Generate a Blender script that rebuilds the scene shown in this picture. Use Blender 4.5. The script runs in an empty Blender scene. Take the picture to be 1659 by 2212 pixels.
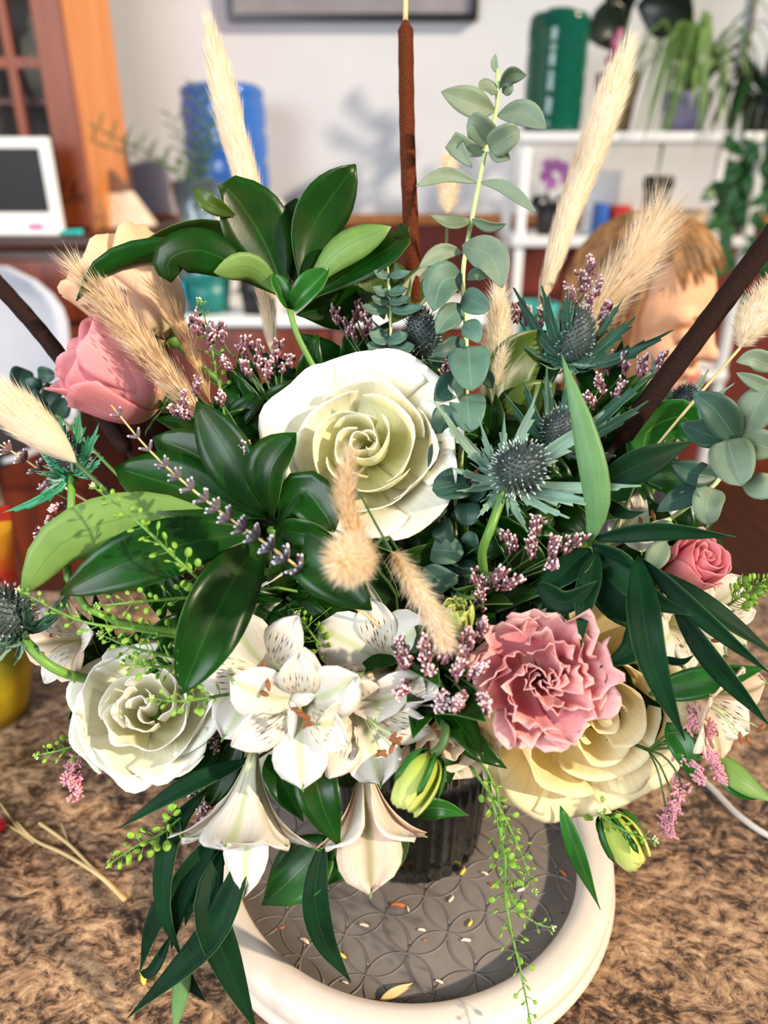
import bpy, math, random
import numpy as np
from mathutils import Vector, Matrix, noise

# ------------------------------------------------------------------ camera / world / light
scene = bpy.context.scene
COL = scene.collection
F = 1600.0                      # focal length in pixels of the 1659 x 2212 frame
TZ = 0.76                       # table top height
CAM = np.array([0.0, 0.0, 1.24])
PITCH = math.radians(25.0)
cd = bpy.data.cameras.new('camera'); co = bpy.data.objects.new('camera', cd); COL.objects.link(co)
co.location = CAM; co.rotation_euler = (math.pi/2-PITCH, 0, 0)
cd.sensor_fit = 'VERTICAL'; cd.sensor_height = 36.0; cd.lens = 36.0*F/2212.0
cd.clip_start = 0.02; cd.clip_end = 50
cd.dof.use_dof = True; cd.dof.focus_distance = 0.425; cd.dof.aperture_fstop = 4.4
scene.camera = co

W = bpy.data.worlds.new('world'); scene.world = W; W.use_nodes = True
bg = W.node_tree.nodes['Background']
bg.inputs[0].default_value = (0.86, 0.92, 1.0, 1); bg.inputs[1].default_value = 0.24

SUN_FROM = Vector((0.80, -0.42, 0.50))
sd = bpy.data.lights.new('sun', 'SUN'); so = bpy.data.objects.new('sun', sd); COL.objects.link(so)
sd.energy = 4.9; sd.color = (1.0, 0.83, 0.62); sd.angle = math.radians(2.0)
so.rotation_euler = SUN_FROM.to_track_quat('Z', 'Y').to_euler(); so.location = (3, -2, 4)

# daylight from a window behind and to the left of the photographer
wd = bpy.data.lights.new('window_daylight', 'AREA'); wo = bpy.data.objects.new('window_daylight', wd); COL.objects.link(wo)
wd.shape = 'RECTANGLE'; wd.size = 1.4; wd.size_y = 1.3; wd.energy = 78; wd.color = (0.86, 0.93, 1.0)
wo.location = (-1.5, -1.3, 2.1)
wo.rotation_euler = (Vector((-1.5, -1.3, 2.1))-Vector((0, 0.5, 0.95))).to_track_quat('Z', 'Y').to_euler()

vs = scene.view_settings
scene.display_settings.display_device = 'sRGB'
vs.view_transform = 'Standard'; vs.look = 'None'; vs.gamma = 1.0; vs.exposure = 0.15; vs.use_curve_mapping = False

# ------------------------------------------------------------------ coordinates
RT = np.array([1.0, 0, 0]); FW = np.array([0, math.cos(PITCH), -math.sin(PITCH)]); UP = np.array([0, math.sin(PITCH), math.cos(PITCH)])
def P(px, py, d):
    return CAM + RT*((px-829.5)/F*d) + UP*((1106-py)/F*d) + FW*d
def ray(px, py):
    return RT*((px-829.5)/F) + UP*((1106-py)/F) + FW
def PY(px, py, Y):              # where the pixel's ray meets the vertical plane at that distance
    r = ray(px, py); return CAM + r*(Y/r[1])
def PZ(px, py, z):              # where it meets a horizontal surface
    r = ray(px, py); return CAM + r*((z-CAM[2])/r[2])
def cam_dir(x, y, z):           # image right, image up, towards the photographer
    v = RT*x + UP*y - FW*z; return v/np.linalg.norm(v)
def nrm(v):
    v = np.asarray(v, float); n = np.linalg.norm(v); return v/n if n > 1e-12 else v
def lin(h):
    h = h.lstrip('#'); o = []
    for i in (0, 2, 4):
        c = int(h[i:i+2], 16)/255; o.append(c/12.92 if c <= .04045 else ((c+.055)/1.055)**2.4)
    return (o[0], o[1], o[2], 1.0)
rnd = random.Random(7)

# ------------------------------------------------------------------ materials
MATS = {}
def nmat(name):
    m = bpy.data.materials.new(name); m.use_nodes = True; nt = m.node_tree; nt.nodes.clear()
    out = nt.nodes.new('ShaderNodeOutputMaterial'); b = nt.nodes.new('ShaderNodeBsdfPrincipled')
    nt.links.new(b.outputs[0], out.inputs[0]); MATS[name] = m
    return m, nt, b, out
def node(nt, t, **kw):
    n = nt.nodes.new(t)
    for k, v in kw.items(): setattr(n, k, v)
    return n
def ramp(nt, fac, stops):
    r = nt.nodes.new('ShaderNodeValToRGB'); nt.links.new(fac, r.inputs[0])
    while len(r.color_ramp.elements) < len(stops): r.color_ramp.elements.new(0.5)
    for e, (p, c) in zip(r.color_ramp.elements, stops): e.position = p; e.color = lin(c) if isinstance(c, str) else c
    return r.outputs[0]
def mixc(nt, fac, a, b, mode='MIX'):
    m = nt.nodes.new('ShaderNodeMix'); m.data_type = 'RGBA'; m.blend_type = mode
    for s, v in ((m.inputs[0], fac), (m.inputs[6], a), (m.inputs[7], b)):
        if hasattr(v, 'links'): nt.links.new(v, s)
        else: s.default_value = v
    return m.outputs[2]
def math_(nt, op, a, b=0.0):
    m = nt.nodes.new('ShaderNodeMath'); m.operation = op
    for s, v in ((m.inputs[0], a), (m.inputs[1], b)):
        if hasattr(v, 'links'): nt.links.new(v, s)
        else: s.default_value = v
    return m.outputs[0]
def noise_(nt, scale, vec=None, detail=3, rough=0.5):
    n = nt.nodes.new('ShaderNodeTexNoise'); n.inputs['Scale'].default_value = scale; n.inputs['Detail'].default_value = detail
    n.inputs['Roughness'].default_value = rough
    if vec is not None: nt.links.new(vec, n.inputs['Vector'])
    return n.outputs[0]
def mapping(nt, vec, scale=(1, 1, 1), rot=(0, 0, 0)):
    m = nt.nodes.new('ShaderNodeMapping'); nt.links.new(vec, m.inputs[0])
    m.inputs['Scale'].default_value = scale; m.inputs['Rotation'].default_value = rot
    return m.outputs[0]
def bump(nt, b, h, dist=0.001, strength=0.5):
    n = nt.nodes.new('ShaderNodeBump'); n.inputs['Distance'].default_value = dist; n.inputs['Strength'].default_value = strength
    nt.links.new(h, n.inputs['Height']); nt.links.new(n.outputs[0], b.inputs['Normal']); return n.outputs[0]
def translucent(nt, b, out, col, amt, normal=None):
    t = nt.nodes.new('ShaderNodeBsdfTranslucent'); mx = nt.nodes.new('ShaderNodeMixShader')
    if hasattr(col, 'links'): nt.links.new(col, t.inputs[0])
    else: t.inputs[0].default_value = col
    mx.inputs[0].default_value = amt
    nt.links.new(b.outputs[0], mx.inputs[1]); nt.links.new(t.outputs[0], mx.inputs[2]); nt.links.new(mx.outputs[0], out.inputs[0])

def m_plain(name, col, rough=0.5, metal=0.0, var=0.12, scale=30, bmp=0.0, trans=0.0, spec=0.5, transmission=0.0, coat=0.0):
    m, nt, b, out = nmat(name)
    tc = node(nt, 'ShaderNodeTexCoord'); n = noise_(nt, scale, tc.outputs['Object'], 4)
    c = lin(col)
    lo = tuple(x*(1-var) for x in c[:3])+(1,); hi = tuple(min(1, x*(1+var)) for x in c[:3])+(1,)
    cc = ramp(nt, n, [(0.3, lo), (0.7, hi)])
    nt.links.new(cc, b.inputs['Base Color']); b.inputs['Roughness'].default_value = rough; b.inputs['Metallic'].default_value = metal
    b.inputs['Specular IOR Level'].default_value = spec; b.inputs['Transmission Weight'].default_value = transmission
    b.inputs['Coat Weight'].default_value = coat
    if bmp: bump(nt, b, n, bmp, 0.6)
    if trans: translucent(nt, b, out, cc, trans)
    return m
def m_leaf(name, col, rib, rough=0.35, trans=0.22, var=0.3, side=9, blotch=None, coat=0.0, spec=0.5):
    m, nt, b, out = nmat(name)
    uv = node(nt, 'ShaderNodeUVMap'); sp = node(nt, 'ShaderNodeSeparateXYZ'); nt.links.new(uv.outputs[0], sp.inputs[0])
    a = math_(nt, 'ABSOLUTE', math_(nt, 'SUBTRACT', sp.outputs[0], 0.5))
    tc = node(nt, 'ShaderNodeTexCoord'); n = noise_(nt, 45, tc.outputs['Object'], 5)
    c = lin(col); lo = tuple(x*(1-var) for x in c[:3])+(1,); hi = tuple(min(1, x*(1+var)) for x in c[:3])+(1,)
    cc = ramp(nt, n, [(0.3, lo), (0.7, hi)])
    if blotch:
        n2 = noise_(nt, 28, tc.outputs['Object'], 2)
        cc = mixc(nt, ramp(nt, n2, [(0.5, (0, 0, 0, 1)), (0.75, (1, 1, 1, 1))]), cc, lin(blotch))
    # side veins run forward from the midrib
    ph = math_(nt, 'SUBTRACT', math_(nt, 'MULTIPLY', sp.outputs[1], side), math_(nt, 'MULTIPLY', a, side*0.9))
    w = math_(nt, 'ABSOLUTE', math_(nt, 'SUBTRACT', math_(nt, 'FRACT', ph), 0.5))
    vein = ramp(nt, w, [(0.0, (0.12, 0.12, 0.12, 1)), (0.06, (0, 0, 0, 1))])
    cc = mixc(nt, vein, cc, lin(rib))
    mid = ramp(nt, a, [(0.0, (0.5, 0.5, 0.5, 1)), (0.03, (0, 0, 0, 1))])
    cc = mixc(nt, mid, cc, lin(rib))
    nt.links.new(cc, b.inputs['Base Color']); b.inputs['Roughness'].default_value = rough
    b.inputs['Coat Weight'].default_value = coat; b.inputs['Coat Roughness'].default_value = 0.2; b.inputs['Specular IOR Level'].default_value = spec
    bump(nt, b, math_(nt, 'ADD', n, math_(nt, 'MULTIPLY', mid, -0.6)), 0.0006, 0.5)
    translucent(nt, b, out, cc, trans)
    return m
def m_petal(name, base, mid, tip, trans=0.32, spots=None, rough=0.5, stripe=None, lines=0.10, midp=0.35):
    m, nt, b, out = nmat(name)
    uv = node(nt, 'ShaderNodeUVMap'); sp = node(nt, 'ShaderNodeSeparateXYZ'); nt.links.new(uv.outputs[0], sp.inputs[0])
    tc = node(nt, 'ShaderNodeTexCoord')
    cc = ramp(nt, sp.outputs[1], [(0.0, base), (midp, mid), (0.9, tip)])
    fine = noise_(nt, 1.0, mapping(nt, uv.outputs[0], (38, 2.2, 1)), 3)
    dk = mixc(nt, 1.0, cc, (0.80, 0.78, 0.70, 1), 'MULTIPLY')
    cc = mixc(nt, math_(nt, 'MULTIPLY', ramp(nt, fine, [(0.45, (0, 0, 0, 1)), (0.7, (1, 1, 1, 1))]), lines*4), cc, dk)
    a = math_(nt, 'ABSOLUTE', math_(nt, 'SUBTRACT', sp.outputs[0], 0.5))
    if stripe:
        st = ramp(nt, a, [(0.0, (1, 1, 1, 1)), (0.05, (0.7, 0.7, 0.7, 1)), (0.12, (0, 0, 0, 1))])
        sv = ramp(nt, sp.outputs[1], [(0.12, (0, 0, 0, 1)), (0.3, (1, 1, 1, 1)), (0.85, (0.9, 0.9, 0.9, 1)), (1.0, (1, 1, 1, 1))])
        cc = mixc(nt, math_(nt, 'MULTIPLY', math_(nt, 'MULTIPLY', st, sv), 0.7), cc, lin(stripe))
    if spots:
        vo = node(nt, 'ShaderNodeTexVoronoi'); vo.inputs['Scale'].default_value = 1.0; vo.inputs['Randomness'].default_value = 0.75
        nt.links.new(mapping(nt, uv.outputs[0], (9, 6, 1)), vo.inputs['Vector'])
        # distance measured with a long axis along the petal
        sm = node(nt, 'ShaderNodeSeparateXYZ'); dv = node(nt, 'ShaderNodeVectorMath', operation='SUBTRACT')
        nt.links.new(mapping(nt, uv.outputs[0], (9, 6, 1)), dv.inputs[0]); nt.links.new(vo.outputs['Position'], dv.inputs[1]); nt.links.new(dv.outputs[0], sm.inputs[0])
        ex = math_(nt, 'MULTIPLY', math_(nt, 'ABSOLUTE', sm.outputs[0]), 6.5); ey = math_(nt, 'MULTIPLY', math_(nt, 'ABSOLUTE', sm.outputs[1]), 2.2)
        dd = math_(nt, 'ADD', ex, ey)
        dot = ramp(nt, dd, [(0.75, (1, 1, 1, 1)), (1.05, (0, 0, 0, 1))])
        vm = ramp(nt, sp.outputs[1], [(0.30, (0, 0, 0, 1)), (0.36, (1, 1, 1, 1)), (0.74, (1, 1, 1, 1)), (0.82, (0, 0, 0, 1))])
        am = ramp(nt, a, [(0.34, (1, 1, 1, 1)), (0.42, (0, 0, 0, 1))])
        cc = mixc(nt, math_(nt, 'MULTIPLY', math_(nt, 'MULTIPLY', dot, vm), am), cc, lin(spots))
    nt.links.new(cc, b.inputs['Base Color']); b.inputs['Roughness'].default_value = rough; b.inputs['Specular IOR Level'].default_value = 0.3
    bump(nt, b, fine, 0.0004, 0.5)
    translucent(nt, b, out, cc, trans)
    return m
def m_wood(name, c1, c2, rough=0.4, scale=6, axis=2):
    m, nt, b, out = nmat(name)
    tc = node(nt, 'ShaderNodeTexCoord'); s = [14, 14, 14]; s[axis] = 1.0
    mp = mapping(nt, tc.outputs['Object'], tuple(s)); n = noise_(nt, scale*0.35, mp, 6, 0.6)
    nt.links.new(ramp(nt, n, [(0.3, c1), (0.7, c2)]), b.inputs['Base Color']); b.inputs['Roughness'].default_value = rough
    bump(nt, b, n, 0.001, 0.3); return m

def m_counter():
    m, nt, b, out = nmat('laminate_counter')
    tc = node(nt, 'ShaderNodeTexCoord'); o = tc.outputs['Object']
    wv = node(nt, 'ShaderNodeVectorMath', operation='ADD'); nz = node(nt, 'ShaderNodeTexNoise'); nz.inputs['Scale'].default_value = 30
    nt.links.new(o, nz.inputs['Vector']); sc = node(nt, 'ShaderNodeVectorMath', operation='SCALE'); sc.inputs['Scale'].default_value = 0.03
    nt.links.new(nz.outputs['Color'], sc.inputs[0]); nt.links.new(o, wv.inputs[0]); nt.links.new(sc.outputs[0], wv.inputs[1])
    mp = mapping(nt, wv.outputs[0], (1.0, 1.7, 1), (0, 0, 0.35))
    n1 = noise_(nt, 85, mp, 8, 0.75); n2 = noise_(nt, 20, mp, 3, 0.5); n3 = noise_(nt, 170, o, 3, 0.6)
    f = math_(nt, 'ADD', math_(nt, 'MULTIPLY', n1, 0.74), math_(nt, 'MULTIPLY', n2, 0.26))
    c = ramp(nt, f, [(0.38, '#1e1511'), (0.45, '#4c392b'), (0.50, '#866850'), (0.56, '#b18c6a'), (0.66, '#d8ba95')])
    c = mixc(nt, ramp(nt, n3, [(0.60, (0, 0, 0, 1)), (0.68, (0.8, 0.8, 0.8, 1))]), c, lin('#2f2119'))
    nt.links.new(c, b.inputs['Base Color']); b.inputs['Roughness'].default_value = 0.33
    bump(nt, b, n3, 0.0003, 0.3); return m
def m_glass_dark(name, col, rough=0.1, transm=0.55):
    m, nt, b, out = nmat(name)
    b.inputs['Base Color'].default_value = lin(col); b.inputs['Roughness'].default_value = rough
    b.inputs['Transmission Weight'].default_value = transm; b.inputs['IOR'].default_value = 1.45
    tc = node(nt, 'ShaderNodeTexCoord'); bump(nt, b, noise_(nt, 60, tc.outputs['Object']), 0.0004, 0.2)
    return m

# bouquet
LEAF_DK = m_leaf('glossy_leaf_top', '#0e3a07', '#2f601c', 0.33, 0.16, 0.45, 8, '#2c3a0c', spec=0.28)
LEAF_LT = m_leaf('leaf_underside', '#7fa552', '#5b8040', 0.5, 0.35, 0.15, 8)
LEAF_MD = m_leaf('mid_green_leaf', '#256a1c', '#7fae52', 0.35, 0.3, 0.3, 10)
LEAF_OLIVE = m_leaf('olive_leaf', '#4c6420', '#7c9340', 0.4, 0.35, 0.3, 8)
WILLOW = m_leaf('willow_leaf_top', '#0b2f19', '#1d4c2b', 0.55, 0.16, 0.35, 2, spec=0.12)
WILLOW_LT = m_leaf('willow_leaf_underside', '#6f9f63', '#8db97f', 0.5, 0.3, 0.15, 2)
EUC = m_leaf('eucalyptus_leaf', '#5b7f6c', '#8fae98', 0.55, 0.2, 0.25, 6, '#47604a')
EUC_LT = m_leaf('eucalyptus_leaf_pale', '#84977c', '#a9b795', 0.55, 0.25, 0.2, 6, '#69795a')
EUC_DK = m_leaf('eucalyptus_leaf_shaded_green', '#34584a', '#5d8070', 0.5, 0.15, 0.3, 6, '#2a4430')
STEM_G = m_plain('green_stem', '#6c9a3f', 0.45, trans=0.1)
STEM_DK = m_plain('dark_green_stem', '#3c5a2a', 0.5)
STEM_PALE = m_plain('pale_stem', '#b7c98a', 0.5)
STRAW = m_plain('straw', '#e0c188', 0.6, var=0.15, trans=0.1)
FUZZ = m_plain('cream_fuzz', '#fff3e0', 0.8, var=0.05, trans=0.55)
FUZZ_TAN = m_plain('tan_fuzz', '#ecd2a8', 0.8, var=0.15, trans=0.5)
FUZZ_DK = m_plain('brown_seed', '#8d5d4a', 0.7, var=0.3)
CAT = m_plain('cattail_brown', '#5a2c18', 0.95, var=0.45, scale=900, bmp=0.0012, spec=0.1)
CAT_DK = m_plain('dark_cattail_brown', '#26130d', 0.9, var=0.4, scale=900, bmp=0.001, spec=0.2)
ROSE_W = m_petal('white_rose_petal', '#eeeab0', '#faf7dc', '#fffdf4', trans=.4)
ROSE_Y = m_petal('ivory_rose_petal', '#fbe88e', '#fff0b4', '#fff6d6', trans=.5)
ROSE_IN = m_petal('rose_heart_petal', '#ecea9c', '#f8f6c8', '#fdfbe4', trans=.4)
ROSE_P = m_petal('pink_rose_petal', '#d8d08a', '#f0a0a8', '#f4a8ae', midp=0.35, trans=.36)
ROSE_PE = m_petal('peach_rose_petal', '#e6e2a8', '#fbe2c8', '#fcd8b4', trans=.4)
LIS_P = m_petal('pink_ruffled_petal', '#e6a890', '#ee9ca8', '#fbcfcc', lines=0.14, trans=.4)
LIS_C = m_petal('cream_petal', '#e6dcb0', '#f4e3c6', '#f8e8d0')
LIS_G = m_petal('lime_petal', '#8fae3a', '#c3d45c', '#dbe58a', lines=0.2)
ALS_W = m_petal('alstroemeria_outer', '#d6deac', '#ece6dc', '#f0ebe4', stripe='#bccb88', midp=0.3)
ALS_S = m_petal('alstroemeria_spotted', '#dcd89a', '#eee6cc', '#f0eae2', spots='#6d1824', midp=0.35)
ALS_SIDE = m_petal('alstroemeria_striped', '#ccd088', '#f0d2bc', '#f5dcc6', stripe='#748420', midp=0.3)
ANTHER = m_plain('brown_anther', '#8a5226', 0.7, var=0.3, scale=400)
THI = m_plain('thistle_head', '#434f4c', 0.6, var=0.4, scale=300)
THI_W = m_plain('thistle_floret_tip', '#c3cfcf', 0.6)
BRACT = m_leaf('thistle_bract', '#7f9f8a', '#dbe6d2', 0.45, 0.2, 0.3, 3, spec=.3)
BRACT_DK = m_leaf('thistle_bract_dark', '#2c5140', '#9fbaa2', 0.42, 0.14, 0.3, 3, spec=.25)
LIM = m_plain('limonium_calyx', '#7f5059', 0.6, var=0.3, scale=300)
LIM_P = m_plain('limonium_tip', '#e9cfd2', 0.6, trans=0.2)
LIM_PK = m_plain('limonium_pink', '#dfa0ab', 0.6, var=0.2, trans=0.2)
POD = m_plain('green_pod', '#93c047', 0.45, var=0.2, trans=0.3)
POD_F = m_plain('tiny_white_flower', '#eff2cf', 0.6)
LAV = m_plain('dried_lavender', '#645c62', 0.8, var=0.4, scale=300)
LAV_P = m_plain('lavender_petal', '#c4bfc8', 0.7, var=0.2)

# ------------------------------------------------------------------ mesh helpers
def thing(name, label, cat, loc=(0, 0, 0), group=None):
    o = bpy.data.objects.new(name, None); COL.objects.link(o); o.location = tuple(float(x) for x in loc)
    o.empty_display_size = 0.02; o['label'] = label; o['category'] = cat
    if group: o['group'] = group
    return o
def origin(par):
    o = np.zeros(3)
    while par is not None:
        o = o + np.array(par.location); par = par.parent
    return o
def add(name, V, Fc, mats, par=None, uv=None, fmat=None, smooth=True, label=None):
    V = np.asarray(V, float) - origin(par)
    me = bpy.data.meshes.new(name); me.from_pydata(V.tolist(), [], Fc)
    for m in (mats if isinstance(mats, (list, tuple)) else [mats]): me.materials.append(m)
    n = len(me.polygons)
    if smooth: me.polygons.foreach_set('use_smooth', [True]*n)
    if fmat is not None: me.polygons.foreach_set('material_index', list(fmat))
    if uv is not None:
        L = me.uv_layers.new(name='UVMap'); idx = np.empty(len(me.loops), dtype=np.int32); me.loops.foreach_get('vertex_index', idx)
        L.data.foreach_set('uv', np.asarray(uv, dtype=np.float32)[idx].ravel())
    me.update()
    o = bpy.data.objects.new(name, me); COL.objects.link(o)
    if par is not None: o.parent = par
    if label: o['label'] = label
    return o
def solo(o, label, cat, group=None):
    o['label'] = label; o['category'] = cat
    if group: o['group'] = group
    return o
def struct(o):
    o['kind'] = 'structure'; return o
class MB:                                   # collects pieces of ONE part
    def __init__(s): s.v = []; s.f = []; s.m = []
    def put(s, V, Fc, mi=0):
        b = len(s.v); s.v.extend([tuple(float(c) for c in p) for p in V]); s.f.extend([tuple(i+b for i in q) for q in Fc]); s.m.extend([mi]*len(Fc)); return s
    def box(s, lo, hi, mi=0):
        x0, y0, z0 = lo; x1, y1, z1 = hi
        return s.put([(x0,y0,z0),(x1,y0,z0),(x1,y1,z0),(x0,y1,z0),(x0,y0,z1),(x1,y0,z1),(x1,y1,z1),(x0,y1,z1)],
              [(0,3,2,1),(4,5,6,7),(0,1,5,4),(1,2,6,5),(2,3,7,6),(3,0,4,7)], mi)
    def tube(s, pts, rad, n=6, mi=0):
        V, Fc = tube_geo(pts, rad, n); return s.put(V, Fc, mi)
    def ell(s, c, ax, r, l, n=6, k=4, mi=0):  # ellipsoid with long axis ax
        V, Fc = ell_geo(c, ax, r, l, n, k); return s.put(V, Fc, mi)
    def build(s, name, mats, par=None, smooth=True, **kw):
        return add(name, s.v, s.f, mats, par, fmat=s.m, smooth=smooth, **kw)
def frame(t):
    t = nrm(t); r = np.array([0, 0, 1.0]) if abs(t[2]) < .9 else np.array([1.0, 0, 0])
    a = nrm(np.cross(r, t)); return a, np.cross(t, a)
def tube_geo(pts, rad, n=6):
    pts = np.asarray(pts, float); k = len(pts)
    if np.isscalar(rad): rad = [rad]*k
    T = np.gradient(pts, axis=0); a, b = frame(T[0]); V = []
    for i in range(k):
        t = nrm(T[i]); a = nrm(a-t*np.dot(a, t)); b = np.cross(t, a)
        for j in range(n):
            q = 2*math.pi*j/n; V.append(pts[i]+rad[i]*(a*math.cos(q)+b*math.sin(q)))
    Fc = [(i*n+j, i*n+(j+1) % n, (i+1)*n+(j+1) % n, (i+1)*n+j) for i in range(k-1) for j in range(n)]
    Fc.append(tuple(range(n-1, -1, -1))); Fc.append(tuple((k-1)*n+j for j in range(n)))
    return V, Fc
def ell_geo(c, ax, r, l, n=6, k=4):
    t = nrm(ax); a, b = frame(t); V = [c-t*l]; Fc = []
    for i in range(1, k):
        q = math.pi*i/k; z = -math.cos(q)*l; rr = math.sin(q)*r
        for j in range(n):
            h = 2*math.pi*j/n; V.append(c+t*z+rr*(a*math.cos(h)+b*math.sin(h)))
    V.append(c+t*l); e = len(V)-1
    for j in range(n):
        Fc.append((0, 1+(j+1) % n, 1+j)); Fc.append((e, e-n+j, e-n+(j+1) % n))
    for i in range(k-2):
        for j in range(n): Fc.append((1+i*n+j, 1+i*n+(j+1) % n, 1+(i+1)*n+(j+1) % n, 1+(i+1)*n+j))
    return V, Fc
def spline(pts, n):
    pts = np.asarray(pts, float)
    if len(pts) == 2: return np.array([pts[0]+(pts[1]-pts[0])*t for t in np.linspace(0, 1, n)])
    q = np.vstack([2*pts[0]-pts[1], pts, 2*pts[-1]-pts[-2]]); out = []
    for i in range(1, len(q)-2):
        for t in np.linspace(0, 1, 12, endpoint=False):
            a, b, c, d = q[i-1], q[i], q[i+1], q[i+2]
            out.append(.5*(2*b+(c-a)*t+(2*a-5*b+4*c-d)*t*t+(3*b-a-3*c+d)*t**3))
    out.append(pts[-1]); out = np.array(out)
    L = np.r_[0, np.cumsum(np.linalg.norm(np.diff(out, axis=0), axis=1))]
    s = np.linspace(0, L[-1], n)
    return np.stack([np.interp(s, L, out[:, i]) for i in range(3)], 1)
def tube(par, name, pts, rad, mat, n=6, k=None, label=None):
    pts = spline(pts, k or max(4, 5*(len(pts)-1)))
    if not np.isscalar(rad): rad = np.interp(np.linspace(0, 1, len(pts)), np.linspace(0, 1, len(rad)), rad)
    V, Fc = tube_geo(pts, rad, n); return add(name, V, Fc, mat, par, label=label)
def shell(par, name, G, mats, thick=0.0004, vv=None, label=None):
    """a grid G[nv][nu] of points made into a thin closed blade: slot 0 on the upper side, slot 1 on the lower"""
    nv, nu = G.shape[:2]
    du = np.gradient(G, axis=1); dv = np.gradient(G, axis=0); N = np.cross(du, dv); l = np.linalg.norm(N, axis=2, keepdims=True); l[l < 1e-12] = 1; N /= l
    V = np.vstack([(G+N*thick/2).reshape(-1, 3), (G-N*thick/2).reshape(-1, 3)]); o = nv*nu; Fc = []; fm = []
    for i in range(nv-1):
        for j in range(nu-1):
            a, b, c, d = i*nu+j, i*nu+j+1, (i+1)*nu+j+1, (i+1)*nu+j
            Fc.append((a, b, c, d)); fm.append(0); Fc.append((o+d, o+c, o+b, o+a)); fm.append(1)
    for i in range(nv-1):
        for j in (0, nu-1):
            a, d = i*nu+j, (i+1)*nu+j; q = (a, d, o+d, o+a); Fc.append(q if j == 0 else q[::-1]); fm.append(1)
    for i in (0, nv-1):
        for j in range(nu-1):
            a, b = i*nu+j, i*nu+j+1; q = (b, a, o+a, o+b); Fc.append(q if i == 0 else q[::-1]); fm.append(1)
    U, Vv = np.meshgrid(np.linspace(0, 1, nu), np.linspace(0, 1, nv)); uv = np.stack([U.ravel(), Vv.ravel()], 1); uv = np.vstack([uv, uv])
    if not isinstance(mats, (list, tuple)): mats = [mats, mats]
    return add(name, V, Fc, mats, par, uv=uv, fmat=fm, label=label)
def prof(shape, v):
    v = np.clip(v, 0, 1)
    if shape == 'lance': p = np.sin(np.pi*v**0.75)**1.05
    elif shape == 'obov': p = np.sin(np.pi*v**1.35)**0.8
    elif shape == 'round': p = np.sqrt(np.clip(1-(2*v**0.9-1)**2, 0, 1))*(1-0.12*v)
    elif shape == 'heart': p = np.sqrt(np.clip(1-(2*v**0.7-1)**2, 0, 1))
    elif shape == 'strap': p = np.minimum(1, (v*5)**.7)*np.clip(1-v**2.5, 0, 1)**0.8
    else: p = np.sin(np.pi*v)**0.8
    return np.maximum(p, 0.03)
def rot(v, k, a):
    k = nrm(k); return v*math.cos(a)+np.cross(k, v)*math.sin(a)+k*np.dot(k, v)*(1-math.cos(a))
def leaf3(par, name, pts, width, mats, shape='ov', fold=0.25, roll=0, wav=0.0, nv=13, nu=7, thick=0.0004, toward=None, label=None):
    p = spline(pts, nv); T = np.gradient(p, axis=0); G = np.zeros((nv, nu, 3)); w = prof(shape, np.linspace(0, 1, nv))*width/2
    r0, r1 = roll if isinstance(roll, (tuple, list)) else (roll, roll); ph = rnd.random()*6
    for i in range(nv):
        t = nrm(T[i]); e = nrm((CAM if toward is None else toward)-p[i]); s = np.cross(t, e)
        if np.linalg.norm(s) < 1e-3: s = np.cross(t, UP)
        s = nrm(s); a = math.radians(r0+(r1-r0)*i/(nv-1)); s = rot(s, t, a); n = np.cross(s, t)
        for j, u in enumerate(np.linspace(-1, 1, nu)):
            G[i, j] = p[i]+s*(u*w[i]*math.cos(fold))+n*(abs(u)**1.3*w[i]*math.sin(fold)+wav*u*u*math.sin(ph+9*i/nv+(2 if u > 0 else 0))*width)
    return shell(par, name, G, mats, thick, label=label)
def leaf(par, name, pts, wpx, mats, shape='ov', **kw):
    d = sum(q[2] for q in pts)/len(pts)
    return leaf3(par, name, [P(*q) for q in pts], wpx/F*d, mats, shape, **kw)
def hairs(par, name, segs, mats, fm=None, stuff=True):
    V = []; Fc = []
    for i, (a, b, w) in enumerate(segs):
        t = b-a; s = nrm(np.cross(t, [rnd.uniform(-1, 1), rnd.uniform(-1, 1), rnd.uniform(-1, 1)]))*w/2
        k = len(V); m = a+t*.5; V += [a-s, a+s, m+s*.9, m-s*.9, b]; Fc += [(k, k+1, k+2, k+3), (k+3, k+2, k+4)]
    fmat = None if fm is None else [x for x in fm for _ in (0, 1)]
    o = add(name, V, Fc, mats, par, fmat=fmat, smooth=False)
    if stuff: o['kind'] = 'stuff'
    return o

# ------------------------------------------------------------------ the setting
WOOD_O = m_wood('orange_pine', '#b5692c', '#d58b45', 0.4)
WOOD_R = m_wood('red_brown_wood', '#4a1c10', '#7c351d', 0.35)
WOOD_D = m_wood('dark_brown_wood', '#2c130c', '#4b2415', 0.4, axis=0)
WALLM = m_plain('painted_plaster', '#d3d6dd', 0.9, var=0.03, scale=4, bmp=0.0004)
RED = m_plain('maroon_panel', '#6e2416', 0.6, var=0.2, scale=5)
WHITE = m_plain('white_plastic', '#f2f1ef', 0.35, var=0.03)
WHITE_E = m_plain('white_enamel', '#eceef0', 0.3, var=0.03)
BLACK = m_plain('black_satin', '#0d0c0e', 0.35)
FLOORM = m_wood('floor_boards', '#2a150e', '#482818', 0.45, axis=1)
YW = 2.95
z_rail = PY(700, 470, YW)[2]
struct(MB().box((-2.6, YW, z_rail), (2.6, YW+.1, 2.6)).build('wall_back', WALLM, smooth=False))
struct(MB().box((-2.6, YW-.012, 0.10), (2.6, YW+.1, z_rail-.02)).build('wall_lower_panel', RED, smooth=False))
struct(MB().box((-2.6, YW-.035, z_rail-.02), (2.6, YW+.1, z_rail+.012)).build('trim_1', WOOD_O, smooth=False))
struct(MB().box((-2.6, YW-.02, 0.0), (2.6, YW+.1, 0.10)).build('baseboard_back', WOOD_R, smooth=False))
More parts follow.
